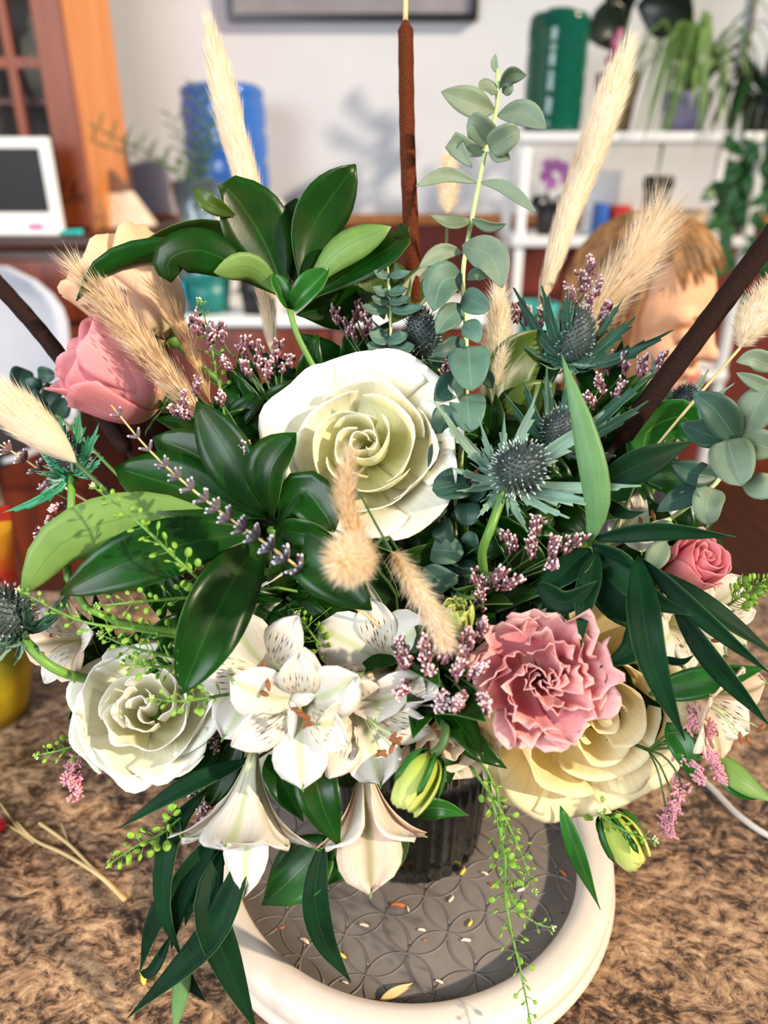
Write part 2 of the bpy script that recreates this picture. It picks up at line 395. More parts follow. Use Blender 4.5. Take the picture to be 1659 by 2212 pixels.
struct(MB().box((-2.7, -1.0, 0.0), (-2.6, YW+.1, 2.6)).build('wall_left', WALLM, smooth=False))
fl = struct(MB().box((-2.6, -1.0, -.05), (2.6, YW+.1, 0.0)).build('floor', FLOORM, smooth=False))

# ------------------------------------------------------------------ table
def rbox(name, lo, hi, mat, par=None, bev=0.01, seg=3):
    o = MB().box(lo, hi).build(name, mat, par, smooth=True)
    b = o.modifiers.new('bevel', 'BEVEL'); b.width = bev; b.segments = seg; b.limit_method = 'NONE'
    return o
def lathe(par, name, c, profile, mat, n=32, ax=(0, 0, 1), rib=0, ribamp=0.0, label=None, closed=False):
    t = nrm(ax); a, b = frame(t); V = []; k = len(profile); c = np.asarray(c, float)
    for r, z in profile:
        for j in range(n):
            q = 2*math.pi*j/n; rr = r*(1+(ribamp*math.cos(rib*q) if rib else 0)); V.append(c+t*z+rr*(a*math.cos(q)+b*math.sin(q)))
    Fc = [(i*n+j, i*n+(j+1) % n, (i+1)*n+(j+1) % n, (i+1)*n+j) for i in range(k-1) for j in range(n)]
    if closed: Fc += [((k-1)*n+j, (k-1)*n+(j+1) % n, (j+1) % n, j) for j in range(n)]
    else:
        if profile[0][0] > 1e-5: Fc.append(tuple(range(n-1, -1, -1)))
        if profile[-1][0] > 1e-5: Fc.append(tuple((k-1)*n+j for j in range(n)))
    return add(name, V, Fc, mat, par, label=label)

tb = thing('table', 'table with a mottled brown stone-look laminate top under the turntable', 'table', (0, 0.2, 0))
rbox('table_top', (-1.15, -.45, TZ-.035), (1.15, .80, TZ), m_counter(), tb, 0.008)
for sx in (-1, 1):
    for y in (-.36, .71): rbox('leg', (sx*1.05-.035, y-.035, 0), (sx*1.05+.035, y+.035, TZ-.035), WOOD_R, tb, .006)
rbox('apron', (-1.02, -.33, TZ-.11), (1.02, .68, TZ-.035), WOOD_R, tb, .004)

# ------------------------------------------------------------------ turntable
CX, CY = 0.016, 0.393
RIMM = m_plain('cream_plastic_rim', '#dccdbf', 0.35, var=0.02)
PLATE = m_plain('grey_rubber_plate', '#6e655f', 0.5, var=0.1, scale=80, bmp=0.0002)
tt = thing('turntable', 'round cream turntable with a grey patterned plate under the vase', 'turntable', (CX, CY, TZ))
lathe(tt, 'base_foot', (CX, CY, TZ), [(.090, 0), (.098, .002), (.098, .012), (.085, .014)], BLACK, 48)
lathe(tt, 'rim', (CX, CY, TZ), [(.10, .012), (.136, .012), (.1475, .016), (.150, .021), (.1485, .026), (.1465, .027), (.1475, .030), (.1475, .036), (.145, .041), (.140, .044), (.132, .0445), (.1265, .0435), (.124, .040), (.123, .034), (.1228, .026), (.10, .026)], RIMM, 96, closed=True)
PZT = TZ+.030
lathe(tt, 'plate', (CX, CY, TZ), [(0.09, .0145), (.1226, .0145), (.1226, .0295), (.1222, .030), (0.0, .030)], PLATE, 96)
mb = MB(); a0 = math.radians(28); S = .030; e1 = np.array([math.cos(a0), math.sin(a0), 0]); e2 = np.array([-e1[1], e1[0], 0])
for i in range(-6, 7):
    for j in range(-6, 7):
        c = np.array([CX+.004, CY, PZT])+e1*S*i+e2*S*j; r = S/math.sqrt(2); run = []
        for k in range(41):
            q = 2*math.pi*k/40; p = c+r*np.array([math.cos(q), math.sin(q), 0])
            if math.hypot(p[0]-CX, p[1]-CY) < .1205: run.append(p)
            else:
                if len(run) > 2: mb.tube(run, .00075, 5)
                run = []
        if len(run) > 2: mb.tube(run, .00075, 5)
mb.build('ridge_pattern', PLATE, tt, label='raised pattern of overlapping circles')

# ------------------------------------------------------------------ vase
VX, VY, VZ0, VH = .021, .402, PZT+.0008, .135
MOUTH = VZ0+VH
vs_ = thing('vase', 'dark smoky ribbed glass vase standing on the turntable', 'vase', (VX, VY, VZ0))
lathe(vs_, 'vase_body', (VX, VY, VZ0), [(0, 0), (.044, 0), (.049, .003), (.051, .02), (.053, .08), (.055, VH), (.0535, VH+.001), (.0515, VH-.002), (.049, .08), (.047, .02), (.043, .008), (0, .007)],
      m_glass_dark('smoky_glass', '#14180f', 0.10, 0.45), 144, rib=36, ribamp=.012)

# ------------------------------------------------------------------ background things
fr = thing('framed_picture', 'dark framed grey picture hanging on the back wall', 'picture', (PY(760, 40, YW)[0], YW, PY(760, 40, YW)[2]))
x0 = PY(490, 40, YW-.03)[0]; x1 = PY(1032, 40, YW-.03)[0]; z0 = PY(760, 44, YW-.03)[2]; ft = .02
m = MB(); m.box((x0, YW-.03, z0), (x1, YW-.001, z0+ft)); m.box((x0, YW-.03, z0+.60), (x1, YW-.001, z0+.60+ft)); m.box((x0, YW-.03, z0+ft), (x0+ft, YW-.001, z0+.6)); m.box((x1-ft, YW-.03, z0+ft), (x1, YW-.001, z0+.6))
m.build('frame', BLACK, fr, smooth=False)
MB().box((x0+ft, YW-.018, z0+ft), (x1-ft, YW-.002, z0+.6)).build('print', m_plain('grey_sea_print', '#8f8b90', 0.5, var=0.35, scale=3), fr, smooth=False)

def jug(name, label, c, R, H, mat, ribs, cat='water jug', flat_top=False):
    t = thing(name, label, cat, c); pr = [(0, 0), (R*.86, 0), (R*.96, H*.02), (R, H*.05)]
    zs = H*.08; ze = H*.88
    for i in range(ribs*6+1):
        z = zs+(ze-zs)*i/(ribs*6); pr.append((R*(1-(.05 if flat_top else .03)*max(0, math.cos(i/6*2*math.pi))**3), z))
    pr += [(R, H*.92), (R*.95, H*.97), (R*.82, H), (0, H)] if flat_top else [(R*.98, H*.92), (R*.9, H*.96), (R*.6, H*.975), (R*.45, H*.98), (R*.45, H), (0, H)]
    lathe(t, 'bottle_body', c, pr, mat, 40)
    return t
BLUEM = m_glass_dark('blue_jug_plastic', '#3f78d0', 0.10, 0.45)
GREENM = m_glass_dark('green_jug_glass', '#0c6450', 0.06, 0.5)
# water dispenser and its jug
yb = 2.66; pb = PY(498, 430, yb); zt = pb[2]; xd = pb[0]
wdsp = thing('water_dispenser', 'white water dispenser standing against the back wall under the blue jug', 'water dispenser', (xd+.03, yb, 0))
rbox('cabinet', (xd-.14, yb-.15, 0), (xd+.165, yb+.15, zt-.002), WHITE, wdsp, .03)
rbox('drip_tray', (xd-.09, yb-.21, .70), (xd+.13, yb-.145, .72), BLACK, wdsp, .004)
for dx in (-.04, .07):
    o = rbox('tap', (xd+dx-.012, yb-.19, .85), (xd+dx+.012, yb-.145, .90), WHITE_E, wdsp, .004)
jt = PY(498, 183, yb)[2]
jug('water_jug', 'translucent blue ribbed water jug standing on the white dispenser', (xd, yb, zt), .132, jt-zt, BLUEM, 3, flat_top=True)

# white shelving unit
YS0, YS1 = 2.42, 2.74
def SX(px, py): return PY(px, py, YS0)[0]
xs0 = SX(1122, 400); xs1 = SX(1650, 400); zs1 = PY(1300, 285, YS0)[2]; zs2 = PY(1300, 512, YS0)[2]; zs3 = zs2-.42
su = thing('shelving_unit', 'white metal shelving unit against the back wall holding plants and jars', 'shelf', ((xs0+xs1)/2, (YS0+YS1)/2, 0))
for z in (zs1, zs2, zs3, .12): rbox('shelf_board', (xs0-.012, YS0-.012, z-.028), (xs1, YS1, z), WHITE_E, su, .004)
for x in (xs0, xs1-.03):
    for y in (YS0, YS1-.03): rbox('post', (x, y, 0), (x+.028, y+.028, zs1-.03), WHITE_E, su, .003)
# green jug on the shelf
gx = PY(1190, 280, YS0+.12)[0]; gt = PY(1190, 20, YS0+.12)[2]
jug('glass_jug', 'tall deep green glass jug with ribbed sides on top of the white shelf', (gx, YS0+.12, zs1), .088, gt-zs1, GREENM, 4, 'jug')

def pot(par, c, r, h, mat): return lathe(par, 'pot', c, [(0, 0), (r*.75, 0), (r, h), (r*.9, h), (r*.85, h*.85), (0, h*.83)], mat, 24)
def arch_leaf(par, base, az, L, w, rise, droop, mats, shape='strap', n=9, roll=0, name='leaf'):
    h = np.array([math.cos(az), math.sin(az), 0]); p = [base, base+h*L*.3+np.array([0, 0, rise*.7]), base+h*L*.65+np.array([0, 0, rise]), base+h*L+np.array([0, 0, rise-droop])]
    return leaf3(par, name, p, w, mats, shape, .3, roll, nv=n, nu=5, toward=p[1]+np.array([0, 0, 2.0]))
SPID = m_leaf('spider_plant_leaf', '#8fb266', '#dce8b4', 0.4, 0.35, 0.3, 2)
DARKL = m_leaf('dark_houseplant_leaf', '#16241a', '#2d4030', 0.35, 0.08, 0.3, 6)
GRNL = m_leaf('green_houseplant_leaf', '#2f6a35', '#6fa060', 0.4, 0.25, 0.3, 6)
POTR = m_plain('dark_red_pot', '#4e211b', 0.5); POTL = m_plain('lilac_pot', '#8d84a8', 0.5); POTD = m_plain('charcoal_pot', '#241f22', 0.5)
rr = random.Random(3)
c = np.array([PY(1475, 280, YS0+.13)[0], YS0+.13, zs1])
sp_ = thing('spider_plant', 'spider plant with arching striped leaves in a lilac pot on the shelf', 'plant', c)
pot(sp_, c, .075, .11, POTL)
for i in range(46): arch_leaf(sp_, c+np.array([0, 0, .09]), rr.uniform(0, 6.28), rr.uniform(.12, .30), .018, rr.uniform(.06, .24), rr.uniform(.1, .36), SPID, n=9)
c = np.array([PY(1322, 280, YS0+.14)[0], YS0+.14, zs1])
rp = thing('rubber_plant', 'very dark broad-leaved plant in a dark red pot beside the green jug', 'plant', c)
pot(rp, c, .065, .16, POTR)
tube(rp, 'stem', [c+np.array([0, 0, .12]), c+np.array([.01, 0, .3]), c+np.array([.05, 0, .55])], .006, STEM_DK)
for (dx, dz, ex, ez, w) in ((.0, .30, -.07, .38, .07), (.02, .36, .13, .42, .12), (.03, .42, -.08, .55, .09), (.04, .46, .16, .56, .12), (.04, .50, .02, .66, .11), (.03, .33, .16, .27, .10), (.0, .27, -.10, .24, .09), (.04, .4, .20, .46, .09)):
    leaf3(rp, 'leaf', [c+np.array([dx, 0, dz]), c+np.array([(dx+ex)/2, -.03, (dz+ez)/2+.02]), c+np.array([ex*1.15, -.04, ez*1.02])], w*1.45, DARKL, 'ov', nv=8)
bud = thing('pink_flower_spike', 'small pink blossom rising in front of the dark-leaved plant', 'flower', c+np.array([-.03, -.05, .13]))
tube(bud, 'stem', [c+np.array([-.03, -.05, .13]), c+np.array([-.035, -.055, .2])], .003, STEM_DK)
PINKM = m_plain('magenta_blossom', '#c76c93', 0.6, trans=0.2); ORCH = m_plain('orchid_petal', '#d68bd0', 0.6, trans=0.3)
for k in range(6):
    q = c+np.array([-.035+rr.uniform(-.012, .012), -.055+rr.uniform(-.01, .01), .19+k*.013]); V, Fc = ell_geo(q, (rr.uniform(-.5, .5), rr.uniform(-.5, .5), 1), .010, .016, 8, 5); add('petal', V, Fc, PINKM, bud)
# orchid on the shelf below
c = np.array([PY(1185, 505, YS0+.10)[0], YS0+.10, zs2])
orc = thing('orchid', 'pink-purple orchid in a dark pot on the middle shelf', 'plant', c)
pot(orc, c, .05, .09, POTD)
tube(orc, 'stem', [c+np.array([0, 0, .07]), c+np.array([-.02, 0, .15]), c+np.array([0, -.01, .20])], .003, STEM_DK)
for (dx, dz) in ((-.03, .17), (.0, .20), (.025, .19), (-.01, .15), (.035, .16), (-.025, .20)):
    q = c+np.array([dx, -.02, dz])
    for k in range(5):
        a = k*1.2566+.3; leaf3(orc, 'petal', [q, q+np.array([math.cos(a)*.011, -.003, math.sin(a)*.011]), q+np.array([math.cos(a)*.022, 0, math.sin(a)*.022])], .02, ORCH, 'round', nv=5, nu=5)
for a in (.4, 2.2, 3.9, 5.3): arch_leaf(orc, c+np.array([0, 0, .08]), a, .09, .035, .03, .04, DARKL, 'ov')
def shelf_box(name, label, cat, px0, px1, py0, py1, Y, mat, z):
    a = PY(px0, py1, Y); b = PY(px1, py0, Y); o = rbox(name, (a[0], Y, z), (b[0], Y+.09, b[2]), mat, None, .006); return solo(o, label, cat)
shelf_box('storage_box', 'plain white box behind the small coloured boxes on the shelf', 'box', 1262, 1345, 368, 505, YS0+.14, WHITE, zs2)
shelf_box('small_box', 'small bright blue box beside the red one on the shelf', 'box', 1290, 1318, 440, 505, YS0+.02, m_plain('blue_card', '#2660b8', 0.5), zs2)
shelf_box('small_box', 'small red box between the blue box and the black canister', 'box', 1320, 1368, 445, 505, YS0+.02, m_plain('red_card', '#b52222', 0.5), zs2)
c = np.array([PY(1407, 505, YS0+.08)[0], YS0+.08, zs2])
can = thing('canister', 'black lidded canister on the middle shelf beside the red box', 'canister', c)
lathe(can, 'body', c, [(0, 0), (.038, 0), (.040, .004), (.040, .135), (.0, .135)], m_plain('slate', '#3a3d4a', 0.4), 28)
lathe(can, 'lid', c+np.array([0, 0, .135]), [(0, 0), (.046, 0), (.046, .03), (.04, .036), (0, .036)], BLACK, 28)
c = np.array([PY(1475, 505, YS0+.08)[0], YS0+.08, zs2])
bas = thing('basket', 'small beige basket next to the black canister on the shelf', 'basket', c)
BASK = m_plain('beige_weave', '#b59f80', 0.8, var=0.4, scale=120, bmp=.002)
lathe(bas, 'basket_body', c, [(0, 0), (.05, 0), (.062, .07), (.058, .07), (.046, .01), (0, .01)], BASK, 28)
m = MB(); m.tube([c+np.array([.06*math.cos(q), .06*math.sin(q), .07]) for q in np.linspace(0, 2*math.pi, 25)], .005, 6); m.build('rim', BASK, bas)
c = np.array([PY(1590, 505, YS0+.10)[0], YS0+.10, zs2])
pp = thing('leafy_houseplant', 'broad-leaved green plant in a charcoal pot at the end of the middle shelf', 'plant', c)
pot(pp, c, .055, .08, POTD)
for i, (dx, dz) in enumerate(((-.16, .10), (-.10, .18), (-.03, .22), (.05, .20), (-.12, .03), (-.06, .12), (.09, .13), (.02, .28))):
    leaf3(pp, 'leaf', [c+np.array([0, 0, .07]), c+np.array([dx*.6, -.04, .05+dz*.8]), c+np.array([dx, -.07, dz])], .07, GRNL, 'ov', nv=8)
c = np.array([PY(1630, 282, YS0+.08)[0], YS0+.06, zs1])
tr = thing('trailing_plant', 'dark trailing plant hanging over the end of the shelf top', 'plant', c)
pot(tr, c, .06, .10, POTD)
for i in range(26):
    a = rr.uniform(0, 6.28); arch_leaf(tr, c+np.array([0, 0, .09]), a, rr.uniform(.08, .2), .04, rr.uniform(.02, .14), rr.uniform(.05, .22), GRNL if i % 3 == 0 else DARKL, 'ov', 7)
for i in range(5):
    q = [c+np.array([-.02+.03*i-.06, -.06, .10]), c+np.array([-.05+.03*i-.07, -.12, .02]), c+np.array([-.07+.04*i-.06, -.13, -.18]), c+np.array([-.04+.04*i-.06, -.14, -.34-.05*(i % 3)])]
    tube(tr, 'vine', q, .002, STEM_DK); s = spline(q, 8)
    for k in range(2, 8): leaf3(tr, 'leaf', [s[k], s[k]+np.array([rr.uniform(-.03, .03), -.02, -.02]), s[k]+np.array([rr.uniform(-.06, .06), -.02, -.06])], .035, GRNL, 'ov', nv=6, nu=5)
cab = thing('hanging_cord', 'thin dark cord hanging down the wall beside the spider plant', 'cord', PY(1600, 160, YW-.02))
tube(cab, 'cord_line', [PY(1640, -60, YW-.008), PY(1622, 60, YW-.008), PY(1600, 165, YW-.008)], .006, m_plain('cord_brown', '#5d4238', 0.6))
cn = np.array([PY(1140, 640, YS0+.06)[0]+.03, YS0+.06, zs3])
tq = thing('turquoise_tub', 'turquoise plastic tub on the lower shelf', 'tub', cn)
lathe(tq, 'tub_body', cn, [(0, 0), (.06, 0), (.07, .20), (.066, .20), (.056, .008), (0, .008)], m_plain('turquoise_plastic', '#2aa7a5', 0.4), 28)
lathe(tq, 'rim', cn+np.array([0, 0, .20]), [(.066, 0), (.074, 0), (.074, .012), (.066, .012)], m_plain('turquoise_rim', '#3cb9b6', 0.4), 28, closed=True)

# hutch on a buffet at the left
hx = PY(135, 20, 2.35)[0]; zb = PY(150, 512, 2.12)[2]
bf = thing('buffet', 'dark red-brown wooden buffet with drawers below the glazed hutch', 'cabinet', (hx-.5, 2.45, 0))
bx1 = PY(272, 500, 2.2)[0]
rbox('body', (hx-1.1, 2.17, 0), (bx1-.03, 2.78, zb-.035), WOOD_R, bf, .004)
rbox('top', (hx-1.1, 2.12, zb-.035), (bx1, 2.80, zb), WOOD_D, bf, .008)
for (za, zc) in ((zb-.23, zb-.06), (zb-.47, zb-.25), (zb-.75, zb-.49)):
    for k in range(2):
        xa = bx1-.06-(k+1)*.42; d_ = rbox('drawer', (xa, 2.152, za), (xa+.40, 2.172, zc), WOOD_R, bf, .005)
        V, Fc = ell_geo(np.array([xa+.2, 2.14, (za+zc)/2]), (0, 1, 0), .016, .016, 10, 6); add('knob', V, Fc, BLACK, d_)
hu = thing('hutch', 'orange pine hutch with a glazed door standing on the buffet', 'cabinet', (hx-.4, 2.55, zb))
zh = 2.25
MB().box((hx-.028, 2.352, zb), (hx, 2.75, zh)).build('side_panel', WOOD_O, hu, smooth=False)
MB().box((hx-1.0, 2.352, zb), (hx-.972, 2.75, zh)).build('side_panel', WOOD_O, hu, smooth=False)
MB().box((hx-.972, 2.73, zb), (hx-.028, 2.75, zh)).build('back_panel', WOOD_D, hu, smooth=False)
rbox('top_board', (hx-1.01, 2.33, zh), (hx+.01, 2.76, zh+.03), WOOD_O, hu, .004)
for z in (zb+.02, zb+.34, zb+.68): MB().box((hx-.972, 2.40, z-.01), (hx-.028, 2.73, z+.01)).build('shelf_board', WOOD_R, hu, smooth=False)
dr = MB(); yd0, yd1 = 2.325, 2.351
dr.box((hx-.075, yd0, zb+.012), (hx, yd1, zh)); dr.box((hx-.50, yd0, zb+.012), (hx-.44, yd1, zh)); dr.box((hx-.44, yd0, zh-.07), (hx-.075, yd1, zh)); dr.box((hx-.44, yd0, zb+.012), (hx-.075, yd1, zb+.07))
door = dr.build('door', m_wood('door_frame_wood', '#6e2f16', '#944a24', 0.4), hu, smooth=False)
zm = PY(60, 135, 2.33)[2]
MB().box((hx-.44, yd0+.004, zm-.013), (hx-.075, yd1, zm+.013)).build('glazing_bar', MATS['door_frame_wood'], door, smooth=False)
xm = PY(35, 200, 2.33)[0]
MB().box((xm-.012, yd0+.004, zb+.07), (xm+.012, yd1, zm-.013)).build('glazing_bar', MATS['door_frame_wood'], door, smooth=False)
MB().box((xm-.012, yd0+.004, zm+.013), (xm+.012, yd1, zh-.07)).build('glazing_bar', MATS['door_frame_wood'], door, smooth=False)
GLP = m_glass_dark('clear_pane', '#f4f8f8', 0.02, 1.0)
for (xa, xb) in ((hx-.44, xm-.012), (xm+.012, hx-.075)):
    for (za, zc) in ((zb+.07, zm-.013), (zm+.013, zh-.07)): MB().box((xa, yd0+.010, za), (xb, yd0+.013, zc)).build('pane', GLP, door, smooth=False)
CHINA = m_plain('grey_stoneware', '#9a9284', 0.5, var=.3, scale=20)
for i, (dx, z, r, h) in enumerate(((-.16, zb+.03, .07, .20), (-.33, zb+.03, .06, .15), (-.14, zb+.35, .075, .22), (-.34, zb+.35, .07, .24), (-.16, zb+.69, .07, .18), (-.33, zb+.69, .08, .12))):
    c = np.array([hx+dx, 2.56, z]); lab = ['wide grey stoneware jar on the bottom hutch shelf beside the door stile', 'low grey stoneware jar on the bottom hutch shelf behind the glazing bar', 'tall grey stoneware jar on the middle hutch shelf beside the door stile', 'tallest grey stoneware jar on the middle hutch shelf behind the glazing bar', 'grey stoneware jar on the top hutch shelf beside the door stile', 'squat grey stoneware jar on the top hutch shelf behind the glazing bar'][i]
    t = thing('stoneware_jar', lab, 'jar', c, 'stoneware inside the hutch')
    lathe(t, 'jar_body', c, [(0, 0), (r*.7, 0), (r, h*.35), (r*.9, h*.7), (r*.5, h*.82), (r*.55, h*.9), (0, h*.9)], CHINA, 24); lathe(t, 'lid', c+np.array([0, 0, h*.9]), [(r*.55, 0), (r*.5, h*.06), (r*.1, h*.09), (r*.1, h*.13), (0, h*.13)], CHINA, 20)
# drawing board on the buffet
yq = 2.20; q0 = PY(-150, 500, yq); q1 = PY(132, 480, yq); zq1 = PY(60, 296, yq)[2]
wb = thing('drawing_board', 'white-framed black drawing board standing on the buffet', 'board', (q0[0], yq, zb))
fw = .026; m = MB(); m.box((q0[0], yq, zb+.012), (q1[0], yq+.02, zb+.012+.045)); m.box((q0[0], yq, zq1-fw), (q1[0], yq+.02, zq1)); m.box((q1[0]-fw, yq, zb+.057), (q1[0], yq+.02, zq1-fw)); m.box((q0[0], yq, zb+.057), (q0[0]+fw, yq+.02, zq1-fw))
o = m.build('frame', WHITE_E, wb, smooth=False)
MB().box((q0[0]+fw, yq+.006, zb+.057), (q1[0]-fw, yq+.018, zq1-fw)).build('writing_surface', m_plain('black_slate', '#0c0a0e', 0.5), wb, smooth=False)
rbox('pen_tray', (q0[0], yq-.03, zb), (q1[0], yq+.02, zb+.014), WHITE_E, wb, .003)
for nm, col, pa, pb_ , lab in (('marker_pen', '#e0409a', 62, 90, 'short pink marker pen lying on the tray of the drawing board'), ('marker_pen', '#2fc4bd', 128, 176, 'teal marker pen at the end of the drawing board on the buffet')):
    a = PY(pa, 490, yq-.02); b = PY(pb_, 490, yq-.02); z = zb+.014+.0075 if pa < 100 else zb+.0075; a[2] = b[2] = z
    t = thing(nm, lab, 'pen', (a+b)/2-np.array([0, 0, .0075])); mm = m_plain('marker_'+col[1:], col, .4); k = a+(b-a)*.65; tube(t, 'barrel', [a, k], .0065, mm, 10); tube(t, 'cap', [k, b], .0075, mm, 10)

# white chair
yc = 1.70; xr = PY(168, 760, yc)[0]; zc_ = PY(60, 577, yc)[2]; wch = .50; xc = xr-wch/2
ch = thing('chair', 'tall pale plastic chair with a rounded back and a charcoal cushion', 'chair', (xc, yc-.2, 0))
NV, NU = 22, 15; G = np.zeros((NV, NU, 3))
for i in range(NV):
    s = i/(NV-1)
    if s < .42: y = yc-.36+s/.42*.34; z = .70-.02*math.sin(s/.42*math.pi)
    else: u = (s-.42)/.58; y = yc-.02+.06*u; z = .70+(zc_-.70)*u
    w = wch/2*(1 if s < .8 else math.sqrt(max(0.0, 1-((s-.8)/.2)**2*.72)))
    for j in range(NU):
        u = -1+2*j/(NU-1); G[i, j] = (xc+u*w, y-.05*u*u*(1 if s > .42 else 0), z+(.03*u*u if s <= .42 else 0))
shell(ch, 'seat_shell', G, m_plain('shaded_white_plastic', '#b9bcc8', 0.4, var=.03), .008)  # white plastic, its colour greyed to stand in for the shade on it
for sx in (-1, 1):
    for dy in (-.31, -.04): tube(ch, 'leg', [(xc+sx*.16, yc+dy, .685), (xc+sx*.21, yc+dy+(.05 if dy > -.2 else -.05), 0)], .012, WOOD_D, 8)
cu = rbox('seat_cushion', (xc-.22, yc-.37, .702), (xc+.22, yc-.055, .75), m_plain('charcoal_cushion', '#1b1a20', .9), ch, .02)

# low white cabinet behind the bouquet with small things on it
ysb = 1.95; zsb = PY(640, 690, ysb)[2]
sbx0 = PY(345, 690, ysb)[0]; sbx1 = PY(1080, 690, ysb)[0]
sb = thing('side_cabinet', 'low dark wooden cabinet with a white top behind the bouquet', 'cabinet', ((sbx0+sbx1)/2, ysb+.2, 0))
rbox('body', (sbx0+.01, ysb+.015, 0), (sbx1-.01, ysb+.42, zsb-.02), WOOD_D, sb, .004); rbox('top', (sbx0, ysb, zsb-.02), (sbx1, ysb+.43, zsb), WHITE_E, sb, .004)
for k in range(2):
    xa = sbx0+.02+k*(sbx1-sbx0-.03)/2; d_ = rbox('door', (xa, ysb+.003, .04), (xa+(sbx1-sbx0-.04)/2-.005, ysb+.016, zsb-.03), WOOD_R, sb, .003)
    V, Fc = ell_geo(np.array([xa+(.05 if k else (sbx1-sbx0)/2-.08), ysb-.006, zsb-.2]), (0, 1, 0), .012, .012, 8, 5); add('knob', V, Fc, BLACK, d_)
def cup(name, label, px, Y, r, h, col, cat='cup'):
    c = np.array([PY(px, 690, Y)[0], Y, zsb]); t = thing(name, label, cat, c); mm = m_plain(name+col[1:], col, .4)
    lathe(t, 'cup_body', c, [(0, 0), (r*.8, 0), (r, h), (r*.93, h), (r*.74, .006), (0, .006)], mm, 28)
    lathe(t, 'rim', c+np.array([0, 0, h]), [(r*.93, 0), (r*1.04, 0), (r*1.04, .006), (r*.93, .006)], mm, 28, closed=True); return t
cup('mug', 'teal green cup on the low cabinet', 455, ysb+.12, .065, .085, '#0f6f6c')
cup('tumbler', 'light blue tumbler beside the teal cup on the low cabinet', 383, ysb+.08, .03, .075, '#35a6d6')
cup('beaker', 'black beaker behind the plume on the low cabinet', 560, ysb+.10, .05, .11, '#141318')
# orange paper flower seen through the stems
c = np.array([PY(712, 690, ysb+.1)[0], ysb+.1, zsb])
gf = thing('potted_gerbera', 'orange daisy-like flower in a dark blue pot on the low cabinet', 'flower', c)
pot(gf, c, .05, .055, m_plain('navy_pot', '#1c2a44', .4)); 
ORG = m_petal('orange_petal', '#e0591a', '#ee7420', '#f6a02c')
hd = c+np.array([.012, -.05, .035]); tube(gf, 'stem', [c+np.array([0, 0, .05]), c+np.array([.01, -.03, .06]), hd], .003, STEM_DK)
for k in range(12):
    a = k*math.pi/6; leaf3(gf, 'petal', [hd, hd+np.array([math.cos(a)*.025, -.01, math.sin(a)*.025]), hd+np.array([math.cos(a)*.05, -.008, math.sin(a)*.05])], .018, ORG, 'obov', nv=6, nu=5)

# glass vase with feathery sprigs, and a box, by the dispenser
c = np.array([PY(440, 600, 2.25)[0], 2.25, zsb]); SV = 1.9
gv = thing('glass_vase', 'clear glass vase with feathery green sprigs behind the teal cup', 'vase', c)
lathe(gv, 'vase_body', c, [(r_*SV, z_*SV) for r_, z_ in ((0, 0), (.035, 0), (.042, .05), (.026, .11), (.036, .17), (.033, .17), (.024, .11), (.038, .05), (.03, .008), (0, .008))], m_glass_dark('clear_glass', '#dff0ff', 0.03, 0.95), 32)
FERN = m_plain('fern_green', '#5f7d4e', .6, trans=.2)
for i in range(7):
    a = rr.uniform(-1.3, .7); L = rr.uniform(.16, .30); p = [c+np.array([0, 0, .03]), c+np.array([math.sin(a)*.03, -.01, .32]), c+np.array([math.sin(a)*L, -.04, .33+math.cos(a)*L*.7])]
    m = MB(); s = spline(p, 16); m.tube(s, .0015, 5)
    for k in range(6, 16):
        for sd_ in (-1, 1):
            e = s[k]+np.array([sd_*.045*math.cos(a), rr.uniform(-.03, .03), .03-sd_*.02*math.sin(a)]); m.tube([s[k], (s[k]+e)/2+np.array([0, 0, .006]), e], [.0012, .003, .0006], 4)
    m.build('sprig', FERN, gv)
cbx = np.array([bx1-.14, 2.55, zb])
bx_ = thing('paper_bag', 'brown and cream paper bag slumped on the end of the buffet', 'bag', cbx)
CARD = m_plain('cream_paper', '#d9c9b8', .8); CARDB = m_plain('brown_paper', '#6b4a3a', .8)
add('bag_body', [cbx+np.array(v) for v in ((-.10, -.07, 0), (.11, -.07, 0), (.11, .07, 0), (-.10, .07, 0), (-.09, -.05, .10), (.05, -.04, .10), (.05, .05, .10), (-.09, .05, .10))], [(0, 3, 2, 1), (0, 1, 5, 4), (1, 2, 6, 5), (2, 3, 7, 6), (3, 0, 4, 7), (4, 5, 6, 7)], CARD, bx_, smooth=False)
add('folded_top', [cbx+np.array(v) for v in ((-.09, -.055, .101), (.05, -.045, .101), (.05, .05, .101), (-.09, .05, .101), (-.08, -.03, .17), (.0, -.02, .17), (.0, .02, .17), (-.08, .02, .17))], [(0, 3, 2, 1), (0, 1, 5, 4), (1, 2, 6, 5), (2, 3, 7, 6), (3, 0, 4, 7), (4, 5, 6, 7)], CARDB, bx_, smooth=False)

